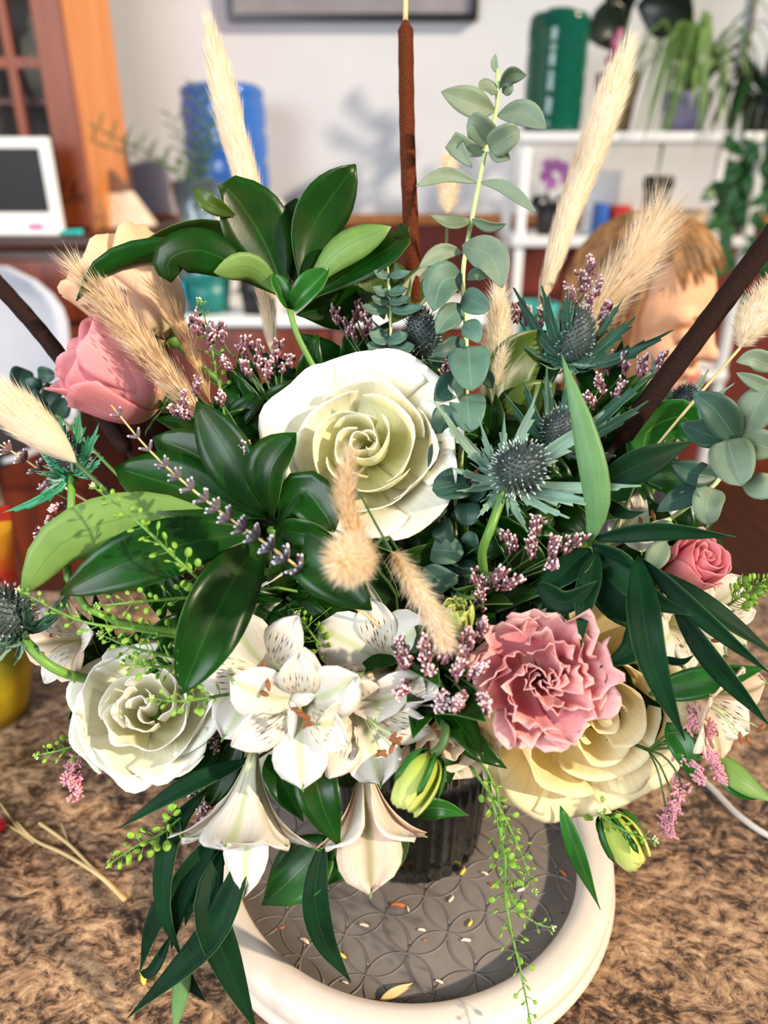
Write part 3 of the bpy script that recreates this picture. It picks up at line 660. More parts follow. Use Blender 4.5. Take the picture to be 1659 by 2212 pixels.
# ------------------------------------------------------------------ bouquet builders
V_AX = np.array([VX, VY, 0.0])
def stem_path(head, back, k=0.35):
    head = np.asarray(head, float); h = head-V_AX; h[2] = 0; hd = nrm(h) if np.linalg.norm(h) > 1e-4 else np.array([1.0, 0, 0])
    a = rnd.uniform(-.5, .5); hd = rot(hd, np.array([0, 0, 1.0]), a); ro = min(.036, np.linalg.norm(h)*.6)
    M = V_AX+hd*ro; M[2] = MOUTH+.004; B = V_AX-hd*rnd.uniform(.005, .03); B[2] = VZ0+.012
    L = np.linalg.norm(head-M); p1 = head+nrm(back)*L*k; p2 = M+nrm(hd*.45+np.array([0, 0, 1.0]))*min(L*.4, .05)
    if p1[2] < MOUTH+.01: p1[2] = max(p1[2], min(MOUTH+.01, head[2]+.03))
    return [head, p1, p2, M, B]
def stemmed(name, label, cat, head, back, rad=.0018, mat=None, group=None, k=.35, stem=True, r_top=None):
    pts = stem_path(head, back, k); t = thing(name, label, cat, pts[-1], group)
    if stem: tube(t, 'stem', pts, [r_top or rad, rad, rad*1.05, rad*1.1], mat or STEM_DK, 6, 22)
    return t
def axes(a):
    a = nrm(a); ex = RT-a*np.dot(a, RT)
    if np.linalg.norm(ex) < .15: ex = UP-a*np.dot(a, UP)
    ex = nrm(ex); return a, ex, np.cross(a, ex)
def bez(c, t):
    c = np.asarray(c, float); t = np.asarray(t)[..., None]
    return c[0]*(1-t)**3+3*c[1]*t*(1-t)**2+3*c[2]*t*t*(1-t)+c[3]*t**3
def petal(par, c, fr, R, az, half, bz, mats, edge=.22, ruffle=0.0, kf=5, spiral=.05, nv=11, nu=13, nb=.35, wr=.02, thick=.00035, tilt=0.0, point=0.0):
    a, ex, ey = fr; v, u = np.meshgrid(np.linspace(0, 1, nv), np.linspace(-1, 1, nu), indexing='ij')
    vm = 1-edge*np.abs(u)**2.6+point*np.exp(-(u/.18)**2); vv = v*vm
    rz = bez(bz, np.minimum(vv, 1.15)); r = rz[..., 0]; z = rz[..., 1]
    th = math.radians(az)+u*math.radians(half)*(nb+(1-nb)*np.sqrt(np.clip(vv, 0, 1.2)))
    ph = rnd.random()*6.28; ph2 = rnd.random()*6.28
    w = vv**3*(np.sin(kf*u+ph)*.6+np.sin(kf*2.3*u+ph2)*.4)
    r = r+spiral*u*vv+ruffle*w; z = z+ruffle*.8*vv**3*np.sin(kf*1.4*u+ph2)+tilt*u*vv
    s0 = rnd.random()*50
    if wr:
        wn = np.array([[noise.noise(Vector((u[i, j]*1.6+s0, v[i, j]*1.8, s0))) for j in range(nu)] for i in range(nv)]); r = r+wr*wn*vv; z = z+wr*wn*vv
    r = np.maximum(r, .01)
    G = np.asarray(c)+R*(r[..., None]*(np.cos(th)[..., None]*ex+np.sin(th)[..., None]*ey)+z[..., None]*a)
    # upper side faces the heart of the bloom
    return shell(par, 'petal', G[:, ::-1], mats, thick)
B_OUT = [(.06, -.55), (.66, -.50), (.80, -.05), (1.04, -.06)]
RINGS = [(3, .10, 105, .20), (3, .23, 84, .20), (3, .43, 74, .17), (4, .64, 60, .06)]
def rose(name, label, center, ax, R, m_in, m_out, outer=None, rings=RINGS, zb=-.52, lip=.14, ruffle=0.02, kf=3, b_out=B_OUT, seed=1, group=None, sep=True, wr=.05, stem_r=.0026, spiral=.07, cat='rose', jit=.03, mid_mats=None):
    rnd.seed(seed); fr = axes(ax); a, ex, ey = fr; c = np.asarray(center, float); base = c+a*R*(zb-.04)
    t = stemmed(name, label, cat, base, -a, stem_r, STEM_G, group); az = rnd.uniform(0, 360)
    for gi, (n, r, h, zt) in enumerate(rings):
        for i in range(n):
            az += 360/n+rnd.uniform(-16, 16); f = r*rnd.uniform(.9, 1.12); q = c+R*jit*(ex*rnd.gauss(0, 1)+ey*rnd.gauss(0, 1)); z = zt+rnd.uniform(-.06, .05)
            bz_ = [(.05, zb), (f*1.25+.05, zb*.86), (f*.98, z-.22), (f*(1+lip*(.2 if gi == 0 else 1.1))+.01, z)]
            petal(t, q, fr, R, az, h*rnd.uniform(.9, 1.1), bz_, m_in if gi < len(rings)-1 else m_out, .14, ruffle*(.5+.5*gi), kf, spiral*(1.5 if gi < 2 else 1), nv=11, nu=15, wr=wr*(.4+.3*gi), nb=.5, tilt=rnd.uniform(-.05, .05))
        az += 180/n
    for o in (outer if outer is not None else [(i*72+rnd.uniform(-10, 10), 46, 1.0, 0.0) for i in range(5)]):
        az_, h, ln, dz = o[:4]; bz_ = [np.array(p)*np.array([ln if k > 1 else 1, 1])+np.array([0, dz*(k/3)]) for k, p in enumerate(b_out)]
        petal(t, c, fr, R, az_, h, bz_, m_out, o[4] if len(o) > 4 else .22, ruffle*1.5, kf, spiral*.5, wr=wr*1.6, tilt=rnd.uniform(-.06, .06), nv=13, nu=15)
    if sep:
        for i in range(5): petal(t, c, fr, R, i*72+20, 20, [(.05, zb-.04), (.25, zb-.08), (.45, zb+.05), (.62, zb-.05)], [LEAF_MD, LEAF_LT], .7, nv=7, nu=5, wr=0)
        V, Fc = ell_geo(base, a, R*.13, R*.14, 10, 6); add('calyx', V, Fc, STEM_G, t)
    return t

def alstro(name, label, center, ax, R, spin=0, openness=1.0, seed=1, only=None, depth=1.0, mats=None, stamens=6, group='alstroemeria blooms', st_len=1.0, droop=0.0, tw={}, wm=1.0):
    """six tepals of a funnel-shaped bloom: three broad outer ones and three spotted inner ones"""
    rnd.seed(seed); fr = axes(ax); a, ex, ey = fr; c = np.asarray(center, float); base = c-a*R*.85*depth
    t = stemmed(name, label, 'alstroemeria', base, -a, .0016, STEM_G, group, k=.25)
    mo, mi = mats or (ALS_W, ALS_S)
    for k in range(6):
        outer = k % 2 == 0; az = math.radians(spin+k*60+rnd.uniform(-6, 6)); er = ex*math.cos(az)+ey*math.sin(az); et = np.cross(a, er)
        o = openness*rnd.uniform(.9, 1.08); L = (1.0 if outer else .98)*rnd.uniform(.94, 1.05); lm, om = tw.get(k, (1.0, 1.0)); L *= lm; o *= om
        bz_ = [(.03, -.85*depth), (.16, -.35*depth), (.34*o, .0), (.95*o*L, (.10-.05*o-droop*o) if o > .5 else .35+(lm-1)*1.0)]
        nv, nu = 13, 9; rz = bez(bz_, np.linspace(0, 1, nv)); v = np.linspace(0, 1, nv)
        if outer: w = np.interp(v, [0, .15, .35, .6, .8, .92, .97, 1], [.05, .08, .17, .36, .40, .27, .12, .02])
        else: w = np.interp(v, [0, .15, .35, .6, .78, .9, .97, 1], [.05, .07, .14, .27, .29, .20, .09, .02])
        w = w*wm*R; G = np.zeros((nv, nu, 3)); ph = rnd.random()*6
        for i in range(nv):
            p = c+R*(rz[i, 0]*er+rz[i, 1]*a); tg = rz[min(i+1, nv-1)]-rz[max(i-1, 0)]; T = nrm(er*tg[0]+a*tg[1]); n = np.cross(T, et) if True else a
            n = nrm(np.cross(et, T)); n = n if np.dot(n, a-er*.5) > 0 else -n
            for j in range(nu):
                u = -1+2*j/(nu-1); G[i, j] = p+et*u*w[i]+n*(.22*w[i]*u*u*(1-v[i]*.9)+.03*R*v[i]**2*math.sin(ph+5*u+4*v[i]))
        o_ = shell(t, 'tepal', G, (mo if outer else mi), .00035)
        if outer: V, Fc = ell_geo(G[-1, nu//2], G[-1, nu//2]-G[-2, nu//2], .0007, .0025, 6, 4); add('green_tip', V, Fc, STEM_G, o_)
    for k in range(stamens):
        az = math.radians(spin-90+rnd.uniform(-70, 70)); er = ex*math.cos(az)+ey*math.sin(az); l = st_len*rnd.uniform(.8, 1.1)
        p = [c-a*R*.5*depth, c+er*R*.08+a*R*.0, c+er*R*.22*l+a*R*.22*l, c+er*R*.25*l+a*R*.38*l]
        s_ = tube(t, 'stamen', p, .0004, STEM_PALE, 5, 8); d = nrm(er*rnd.uniform(-1, 1)+a*.4+np.cross(a, er)*rnd.uniform(-1, 1))
        V, Fc = ell_geo(p[-1], d, .0013, .0036, 8, 6); add('anther', V, Fc, ANTHER, s_)
    V, Fc = ell_geo(base, a, .0026, .005, 8, 6); add('ovary', V, Fc, STEM_G, t)
    return t

def leafy(name, label, base, back, leaves, mats, cat='foliage', stem_pts=None, rad=.0022, smat=None, group=None, shape='ov', **kw):
    """a cut branch: a woody stem into the vase, and leaves, each given as (points, width px[, options])"""
    t = stemmed(name, label, cat, base, back, rad, smat or STEM_G, group)
    if stem_pts is not None: tube(t, 'stem', [P(*q) for q in stem_pts], rad*.9, smat or STEM_G)
    for L in leaves:
        opt = dict(kw)
        if len(L) > 2: opt.update(L[2])
        mm = opt.pop('mats', mats); sh = opt.pop('shape', shape); leaf(t, 'leaf', L[0], L[1], mm, sh, **opt)
    return t
def spiny(par, pts3, width, mats, roll=0, spines=7, name='bract', bend=0.0):
    p = spline(pts3, 2*spines+3); T = np.gradient(p, axis=0); n_ = len(p); nu = 5; G = np.zeros((n_, nu, 3)); ph = rnd.randint(0, 1)
    for i in range(n_):
        v = i/(n_-1); t = nrm(T[i]); e = nrm(CAM-p[i]); s = nrm(np.cross(t, e)); s = rot(s, t, math.radians(roll)); nn = np.cross(s, t)
        w = width*.40*max(.02, math.sin(math.pi*min(1, v*.8+.12))**.8*(1-v**4))
        for j in range(nu):
            u = -1+2*j/(nu-1); x = u*w
            off = np.zeros(3)
            if abs(u) > .9 and (i % 2 == 1) and 0 < i < n_-1 and rnd.random() < .55: x *= rnd.uniform(1.25, 1.9); off = t*width*rnd.uniform(.3, .7)
            G[i, j] = p[i]+s*x+nn*abs(u)*w*.35+off
    return shell(par, name, G, mats, .0003)
def thistle(name, label, hc, ax, r, l, bracts, d, stem_to=None, dark=False, seed=1, n_fringe=26, mats=None, stem_pts=None):
    rnd.seed(seed); a, ex, ey = axes(ax); c = np.asarray(hc, float); base = c-a*l*.95
    t = stemmed(name, label, 'thistle', base if stem_pts is None else P(*stem_pts[-1]), -a, .0022, STEM_G, 'blue sea-holly thistles')
    if stem_pts is not None: tube(t, 'stem', [base]+[P(*q) for q in stem_pts], .0026, STEM_G, 8)
    V, Fc = ell_geo(c, a, r*.82, l*.9, 16, 10); hd = add('flower_head', V, Fc, THI, t)
    m = MB(); N = int(260)
    for i in range(N):                       # florets in a spiral over the head
        z = 1-1.75*(i+.5)/N; q = i*2.39996; s = math.sqrt(max(0, 1-z*z)); dr = a*z+s*(ex*math.cos(q)+ey*math.sin(q))
        p0 = c+a*z*l*.85+s*r*.78*(ex*math.cos(q)+ey*math.sin(q)); n = nrm(dr+a*.25); L = r*.46*rnd.uniform(.8, 1.2); f, g = frame(n); b = r*.05
        m.put([p0+f*b, p0-f*.5*b+g*.87*b, p0-f*.5*b-g*.87*b, p0+n*L], [(0, 1, 3), (1, 2, 3), (2, 0, 3)], 0)
        if rnd.random() < (.3 if dark else .6): m.ell(p0+n*L*.8, n, b*.6, b*1.7, 5, 3, 1)
    fl_ = m.build('floret_spines', [THI, THI_W], hd, smooth=False); fl_['kind'] = 'stuff'
    mm = mats or ([BRACT_DK, BRACT] if dark else [BRACT, BRACT])
    for (px, py, dd, w) in bracts:
        e = P(px, py, d+dd); L = np.linalg.norm(e-base); dr = nrm(e-base); mid = base+(e-base)*.45-a*L*.10
        spiny(t, [base, mid, e], w/F*d, mm, rnd.uniform(-35, 35), spines=6)
    segs = []; 
    for i in range(n_fringe):
        q = rnd.uniform(0, 6.28); dr = nrm(ex*math.cos(q)+ey*math.sin(q)+a*rnd.uniform(-.5, .35)); L = r*rnd.uniform(1.1, 2.0)
        spiny(t, [base+dr*r*.1, base+dr*L*.5-a*r*.12, base+dr*L+a*r*rnd.uniform(-.2, .5)], r*.16, mm if i % 2 else [BRACT, BRACT], rnd.uniform(-60, 60), spines=3, name='bractlet')
    return t
def limonium(name, label, clusters, back=None, seed=1, pink=False, base=None, group='limonium sprays', n=26):
    """clusters: (px, py, d, dx, dy, length px): one-sided spikes of tiny papery buds on branching stems"""
    rnd.seed(seed); Q = [P(c[0], c[1], c[2]) for c in clusters]; ce = sum(Q)/len(Q)
    b = np.asarray(base if base is not None else ce+nrm(V_AX+np.array([0, 0, MOUTH])-ce)*.05)
    t = stemmed(name, label, 'limonium', b, V_AX+np.array([0, 0, MOUTH])-b, .0011, STEM_DK, group)
    for (px, py, d, dx, dy, ln), q in zip(clusters, Q):
        e = P(px+dx*ln, py+dy*ln, d-.004); ax = e-q; L = np.linalg.norm(ax); ax = nrm(ax)
        br = tube(t, 'branch', [b, (b+q)/2+np.array([0, 0, .006]), q, e], .0006, STEM_DK, 5, 10); m = MB()
        for i in range(n):
            f = i/n; p = q+(e-q)*f+np.array([rnd.gauss(0, 1), rnd.gauss(0, 1), rnd.gauss(0, 1)])*L*.13; dr = nrm(ax*.6+np.array([rnd.gauss(0, .5), rnd.gauss(0, .5), .5+rnd.gauss(0, .3)]))
            l = .0021*rnd.uniform(.8, 1.25); m.ell(p, dr, .0010, l, 5, 4, 0); m.ell(p+dr*l*1.0, dr, .00085, .0011, 5, 4, 1)
        m.build('flower_cluster', [LIM_PK, LIM_PK] if pink else [LIM, LIM_P], br)
    return t
POD_ME = {}
def pod_mesh(k):
    if k not in POD_ME:
        V, Fc = ell_geo(np.array([0, 0, 0.0]), (0, 0, 1), 1.0, 1.15, 8, 6); V = [(x[0]*.42, x[1], x[2]) for x in V]
        me = bpy.data.meshes.new('pod'); me.from_pydata(V, [], Fc); me.materials.append(POD); me.polygons.foreach_set('use_smooth', [True]*len(me.polygons)); POD_ME[k] = me
    return POD_ME[k]
def pennycress(name, label, pts, n=24, r=6.5, seed=1, group='pennycress sprigs', tip=True, ped=26):
    """pts run from the tip of the sprig back to its root; flat round pods on thread-like stalks"""
    rnd.seed(seed); p3 = [P(*q) for q in pts]; d = sum(q[2] for q in pts)/len(pts); k = d/F
    t = stemmed(name, label, 'pennycress', p3[-1], p3[-1]-p3[-2], .0009, STEM_G, group)
    tube(t, 'stem', p3, [.0004, .0008, .001], STEM_G, 5); s = spline(p3, 60); off = origin(t); m = MB()
    for i in range(n):
        f = .06+.9*i/n; j = int(f*59); T = nrm(s[min(59, j+1)]-s[max(0, j-1)]); a, b = frame(T); q = i*2.4+rnd.uniform(-.3, .3)
        o = a*math.cos(q)+b*math.sin(q); g = min(1, .35+f*1.3); e = s[j]+(o*.85-T*.55)*ped*k*g*rnd.uniform(.8, 1.1)
        m.tube([s[j], (s[j]+e)/2+o*.0006, e], .00025, 4)
        ob = bpy.data.objects.new('pod', pod_mesh(0)); COL.objects.link(ob); ob.parent = t; rr_ = r*k*(.55+.5*min(1, f*1.6))*rnd.uniform(.85, 1.15)
        dr = nrm(e-s[j]); mt = Vector(dr).to_track_quat('Z', 'X').to_matrix().to_4x4() @ Matrix.Rotation(rnd.uniform(0, 3.1), 4, 'Z')
        ob.matrix_basis = Matrix.Translation(Vector(e+dr*rr_*.8-off)) @ mt @ Matrix.Scale(rr_, 4)
    m.build('pedicels', STEM_G, t)
    if tip:
        m = MB()
        for i in range(22):
            dr = nrm(np.array([rnd.gauss(0, 1), rnd.gauss(0, 1), rnd.gauss(0, 1)])); c = s[0]+dr*8*k*rnd.uniform(.3, 1); m.ell(c, dr, 1.8*k, 2.4*k, 5, 3, i % 2)
        m.build('tip_flowers', [POD_F, POD], t)
    return t
def plume(name, label, pts, wpx, mats=None, n=1500, hl=60, seed=1, cat='dried grass', group=None, ang=.35, core=.35, tips=None, stem=True, hw=.00035, smat=None, stem_pts=None, shape='lance', curl=0.0, rad=.0013):
    """pts run from the tip back to the bottom of the furry head"""
    rnd.seed(seed); p3 = [P(*q) for q in pts]; d = sum(q[2] for q in pts)/len(pts); k = d/F
    t = stemmed(name, label, cat, P(*stem_pts[-1]) if stem_pts else p3[-1], p3[-1]-p3[-2], rad, smat or STEM_DK, group) if stem else thing(name, label, cat, p3[-1], group)
    if stem_pts: tube(t, 'stem', [P(*q) for q in stem_pts], rad, smat or STRAW)
    s = spline(p3, 40); w = wpx*k/2; pf = prof(shape, np.linspace(0, 1, 40)); V, Fc = tube_geo(s, np.maximum(pf*w*core, .0004), 8)
    m0 = mats or [FUZZ]; hd = add('seed_head', V, Fc, m0[0], t); segs = []; fm = []
    for i in range(n):
        f = rnd.random()**.9; j = min(39, int(f*39)); T = nrm(s[max(0, j-1)]-s[min(39, j+1)]); a, b = frame(T); q = rnd.uniform(0, 6.28); o = a*math.cos(q)+b*math.sin(q)
        an = ang*rnd.uniform(.4, 1.5); L = hl*k*rnd.uniform(.5, 1.2); p0 = s[j]+o*pf[j]*w*core*.8; dr = nrm(T*math.cos(an)+o*math.sin(an)+np.array([0, 0, -curl]))
        segs.append((p0, p0+dr*L, hw*rnd.uniform(.7, 1.3))); fm.append(0 if len(m0) == 1 or rnd.random() < .7 else 1)
    hairs(hd, 'awns', segs, m0, fm)
    if tips:
        m = MB()
        for i in range(tips):
            f = rnd.random(); j = min(39, int(f*39)); T = nrm(s[max(0, j-1)]-s[min(39, j+1)]); a, b = frame(T); q = rnd.uniform(0, 6.28); o = a*math.cos(q)+b*math.sin(q)
            c = s[j]+o*pf[j]*w*rnd.uniform(.4, 1.0); m.ell(c, T+o*.3, .00035, .0026, 5, 4)
        m.build('seeds', FUZZ_DK, hd)
    return t
def bunny(name, label, tip, bottom, wpx, seed=1, n=1300, hl=26, stem_pts=None, mats=None, group='bunny tail grasses'):
    return plume(name, label, [tip, ((tip[0]+bottom[0])/2, (tip[1]+bottom[1])/2, (tip[2]+bottom[2])/2), bottom], wpx, mats or [FUZZ, FUZZ_TAN], n, hl, seed, 'bunny tail', group, .8, .78, shape='ov', stem_pts=stem_pts, rad=.0009)
def cattail(name, label, pts, wpx, mat, spike=None, seed=1):
    rnd.seed(seed); p3 = [P(*q) for q in pts]; d = sum(q[2] for q in pts)/len(pts); r = wpx*d/F/2
    t = stemmed(name, label, 'cattail', p3[-1], p3[-1]-p3[-2], .0024, CAT_DK, 'cattails')
    s = spline(p3, 30); v = np.linspace(0, 1, 30); rad = r*np.clip(np.minimum((v*26)**.5+.28, ((1-v)*26)**.5+.3), 0, 1)*(1+.03*np.sin(v*60))
    V, Fc = tube_geo(s, rad, 14); hd = add('seed_head', V, Fc, mat, t)
    if spike: tube(t, 'spike', [p3[0]]+[P(*q) for q in spike], [r*.33, r*.28], STRAW, 8)
    return t

# ------------------------------------------------------------------ roses and lisianthus
rose('white_rose', 'large open white rose with a greenish-yellow heart above the bunny tail', P(785, 965, .415), cam_dir(-.10, .14, 1), .052, ROSE_IN, ROSE_W,
     [(150, 42, 1.14, .02, .15), (95, 50, 1.06, -.04, .12), (45, 46, 1.12, -.05, .15), (5, 40, .94, .0), (-50, 50, 1.04, .05), (-100, 46, .98, .08), (-150, 42, .86, .06), (200, 40, .85, -.02)], seed=4)
rose('ivory_rose', 'big ivory-yellow rose with broad folded petals under the ruffled pink bloom', P(1285, 1560, .43), cam_dir(.22, -.28, 1), .064, ROSE_Y, ROSE_Y,
     [(80, 44, 1.14, -.12, .15), (120, 42, 1.10, -.15, .15), (165, 36, 1.30, -.18, .2), (205, 42, 1.10, -.02), (240, 46, 1.0, .0, .12), (285, 50, 1.02, .04, .12), (330, 46, .97, .06), (20, 44, .95, .0)], rings=[(3, .10, 100, .16), (3, .28, 80, .18), (3, .60, 66, .12)], seed=9, wr=.07)
rose('white_rose', 'half-open white rose with upright pleated petals below the pennycress sprigs', P(315, 1530, .415), cam_dir(.10, .42, 1), .041, ROSE_W, ROSE_W,
     [(200, 44, 1.0, .05), (250, 48, .97, .1), (300, 48, .97, .1), (345, 44, .94, .1), (150, 40, 1.05, -.05), (100, 42, .95, 0)], rings=[(3, .12, 90, .30), (4, .30, 56, .32), (4, .50, 52, .28), (4, .72, 56, .15)], seed=12, ruffle=.04, wr=.09, jit=.05)
CUP_O = [(.06, -.8), (.72, -.75), (.60, .2), (.74, .62)]; CUP_R = [(3, .12, 100, .72), (3, .30, 84, .72), (4, .48, 66, .68)]
rose('pink_rose', 'closed pink rose seen from the side against the pale chair', P(248, 808, .47), cam_dir(-.78, .50, .30), .042, ROSE_P, ROSE_P,
     [(200, 56, 1.0, .05, .16), (285, 50, 1.06, -.12, .2), (20, 56, 1.0, .0, .16), (110, 56, .98, .05, .16), (240, 46, 1.16, -.28, .2), (325, 48, 1.14, -.05, .25), (75, 44, 1.15, -.2, .2), (160, 44, 1.15, -.15, .25)], CUP_R, -.8, .10, .03, 4, CUP_O, seed=5, wr=.07)
rose('peach_rose', 'pale peach rose seen from the side behind the long drooping leaf', P(285, 640, .50), cam_dir(-.66, .70, .15), .046, ROSE_PE, ROSE_PE,
     [(200, 60, 1.0, .0, .12), (290, 60, .98, .04, .12), (20, 60, 1.0, -.05, .12), (110, 60, .98, 0, .12), (330, 50, 1.15, -.1, .2)], CUP_R, -.8, .10, .04, 5, CUP_O, seed=6, wr=.07)
rose('peach_pink_rose', 'small coral pink rose among the white blooms beside the dark willow leaves', P(1490, 1225, .435), cam_dir(.35, .45, .8), .024, ROSE_P, ROSE_P, None, CUP_R, -.8, .10, .03, 4, CUP_O, seed=8)
B_RO = [(.06, -.55), (.66, -.50), (.86, -.02), (1.0, .0)]
rose('lisianthus', 'ruffled dusty pink lisianthus in full bloom in front of the ivory rose', P(1175, 1465, .372), cam_dir(-.06, .12, 1), .0345, LIS_P, LIS_P,
     [(i*60+15, 48, 1.0, -.03, .14) for i in range(6)], [(3, .05, 100, .22), (4, .17, 66, .25), (4, .34, 56, .24), (5, .53, 46, .20), (5, .74, 44, .10)], -.52, .16, .065, 6, B_RO, seed=21, spiral=.16, wr=.14, cat='lisianthus', jit=.06)
rose('lisianthus', 'cream lisianthus with loose drooping petals behind the nodding green bud', P(965, 1610, .415), cam_dir(.1, -.55, .8), .032, LIS_C, LIS_C,
     [(i*72+30, 46, 1.08, -.05, .14) for i in range(5)], [(3, .2, 70, .2), (4, .5, 60, .15)], -.52, .16, .05, 5, B_RO, seed=23, cat='lisianthus', wr=.10)

def bud(name, label, center, ax, R, seed, tall=1.9, ruf=.08, stem_pts=None, sepals=True):
    rnd.seed(seed); fr = axes(ax); a = fr[0]; c = np.asarray(center, float); base = c-a*R*tall*.5
    t = stemmed(name, label, 'flower bud', base if stem_pts is None else P(*stem_pts[-1]), -a, .0017, STEM_G, 'green lisianthus buds')
    if stem_pts is not None: tube(t, 'stem', [base]+[P(*q) for q in stem_pts], .0024, STEM_DK, 8)
    for i in range(6):
        f = i % 2; petal(t, c, fr, R, i*61, 48, [(.06, -.5*tall), (1.05-.2*f, -.45*tall), (.95-.25*f, .2*tall), (.55-.1*f, (.5-.04*f)*tall)], LIS_G, .12, ruf, 7, .12, nv=11, nu=9, wr=.05)
    for i in range(4): petal(t, c, fr, R*.7, i*90+20, 50, [(.06, -.3*tall), (.6, -.3*tall), (.5, .3*tall), (.4, .6*tall)], LIS_G, .12, ruf, 7, .12, nv=8, nu=7, wr=.05)
    if sepals:
        for i in range(5): petal(t, c, fr, R*1.06, i*72+10, 15, [(.06, -.52*tall), (1.0, -.52*tall), (1.02, -.1*tall), (.95, .18*tall)], [LEAF_MD, LEAF_MD], .75, nv=8, nu=5, wr=0)
    return t
bud('lisianthus_bud', 'lime green half-open bud with frilled lips above the dusty pink bloom', P(988, 1335, .385), cam_dir(.05, .75, .62), .0105, 2, 1.9, .12, sepals=False)
bud('lisianthus_bud', 'nodding lime green bud hanging from a curved stem over the cream petals', P(903, 1690, .37), cam_dir(-.5, -.85, .25), .0120, 3, 2.5, .05, stem_pts=[(955, 1610, .375), (962, 1575, .38), (945, 1545, .40)])
bud('lisianthus_bud', 'yellow-green bud hanging below the ivory rose over the rim of the turntable', P(1345, 1812, .455), cam_dir(.50, -.8, .10), .0140, 4, 2.4, .05, stem_pts=[(1290, 1740, .465), (1230, 1680, .48), (1180, 1620, .48)])

# ------------------------------------------------------------------ alstroemeria
alstro('alstroemeria', 'white spotted alstroemeria tucked beside the wavy glossy leaf', P(560, 1465, .385), cam_dir(-.18, .15, 1), .040, 90+28, 1.0, 31)
alstro('alstroemeria', 'white spotted alstroemeria with brown anthers facing out at the front of the bouquet', P(638, 1548, .368), cam_dir(-.05, -.10, 1), .037, 150, 1.0, 32)
alstro('alstroemeria', 'white alstroemeria turned sideways next to the lower furry grass head', P(815, 1425, .395), cam_dir(-.25, .28, .85), .042, 30, .9, 33, stamens=0)
alstro('alstroemeria', 'white alstroemeria with tan anthers above the nodding green bud', P(800, 1570, .378), cam_dir(.35, -.30, .9), .038, 40, .95, 34)
alstro('alstroemeria', 'hanging white alstroemeria trumpet seen from outside at the bottom of the bouquet', P(526, 1808, .395), cam_dir(-.06, -.90, .36), .054, 90, .85, 35, depth=.95, mats=(ALS_W, ALS_W), stamens=0, wm=.82, tw={0: (1.0, .85), 3: (1.2, .36), 2: (1.1, 1.05), 4: (1.1, 1.0), 1: (.8, .9), 5: (.8, .9)})
alstro('alstroemeria', 'hanging blush alstroemeria with a green-striped tepal beside the vase', P(800, 1805, .40), cam_dir(.10, -.92, .34), .050, 90, .62, 36, depth=.9, mats=(ALS_SIDE, ALS_W), stamens=0, wm=.9, tw={0: (1.16, .56), 3: (1.1, .7), 2: (1.0, 1.1), 4: (1.05, 1.15)})
alstro('alstroemeria', 'white alstroemeria trumpet half hidden behind the wavy glossy leaf tip', P(578, 1235, .43), cam_dir(-.45, .65, .45), .030, 20, .6, 37, stamens=0)
alstro('alstroemeria', 'blush alstroemeria behind the spiny thistle and its arching green stem', P(130, 1385, .425), cam_dir(-.45, .10, .85), .032, 70, .9, 38, mats=(ALS_SIDE, ALS_S), stamens=2)
alstro('alstroemeria', 'blush alstroemeria peeping out from under the half-open white rose', P(215, 1560, .445), cam_dir(-.55, -.25, .75), .034, 10, .9, 39, mats=(ALS_SIDE, ALS_S), stamens=0)
alstro('alstroemeria', 'white spotted alstroemeria under the thistle among the willow leaves', P(1370, 1125, .445), cam_dir(.15, .45, .85), .026, 30, .9, 40, stamens=2)
alstro('alstroemeria', 'white alstroemeria with drooping tepals behind the dark willow leaves', P(1495, 1350, .43), cam_dir(.35, .1, .9), .034, 80, .9, 41, stamens=2)
alstro('alstroemeria', 'sunlit yellow-white alstroemeria at the outer edge beside the dark willow leaves', P(1570, 1540, .415), cam_dir(.55, -.30, .75), .040, 20, .9, 42, mats=(ALS_SIDE, ALS_S), stamens=3)
alstro('alstroemeria', 'white alstroemeria below the coral pink rose', P(1570, 1320, .46), cam_dir(.5, .2, .8), .032, 60, .9, 43, stamens=0)

# ------------------------------------------------------------------ glossy leafy branches
D = LEAF_DK; GL = [LEAF_DK, LEAF_LT]
LU = [
 ([(618, 640, .455), (570, 520, .45), (505, 420, .44), (470, 400, .435)], 150, dict(roll=10, fold=.25)),
 ([(515, 470, .444), (455, 440, .428), (418, 405, .43)], 40, dict(mats=[LEAF_OLIVE, LEAF_LT])),
 ([(640, 620, .458), (632, 520, .46), (640, 428, .462)], 92, dict(roll=-15)),
 ([(648, 620, .452), (675, 490, .45), (768, 355, .445)], 118, dict(roll=15)),
 ([(655, 635, .447), (735, 540, .435), (845, 490, .43)], 78, dict(roll=158, fold=.3)),
 ([(662, 650, .45), (770, 580, .445), (862, 520, .44), (866, 482, .445)], 82, dict(roll=-28)),
 ([(610, 628, .452), (480, 510, .455), (300, 530, .46)], 84, dict(roll=-30, shape='obov')),
 ([(605, 640, .446), (420, 560, .44), (250, 575, .435), (165, 650, .43)], 86, dict(roll=-42, shape='obov', fold=-.5)),
 ([(520, 575, .428), (430, 540, .42), (365, 560, .42), (370, 610, .425)], 105, dict(shape='round', roll=5, fold=-.3)),
 ([(612, 645, .442), (545, 580, .425), (462, 588, .412)], 62, dict(roll=165, fold=.2)),
 ([(630, 668, .44), (650, 645, .428), (712, 580, .425)], 70, dict(roll=-25, fold=.6, mats=[LEAF_MD, LEAF_LT])),
 ([(628, 668, .44), (612, 640, .43), (590, 590, .43)], 50, dict(roll=25, fold=.6, mats=[LEAF_MD, LEAF_LT])),
 ([(640, 680, .46), (720, 660, .47), (800, 640, .475)], 110, dict(roll=20)),
 ([(625, 660, .46), (600, 600, .47), (560, 560, .475)], 60, dict(roll=150)),
]
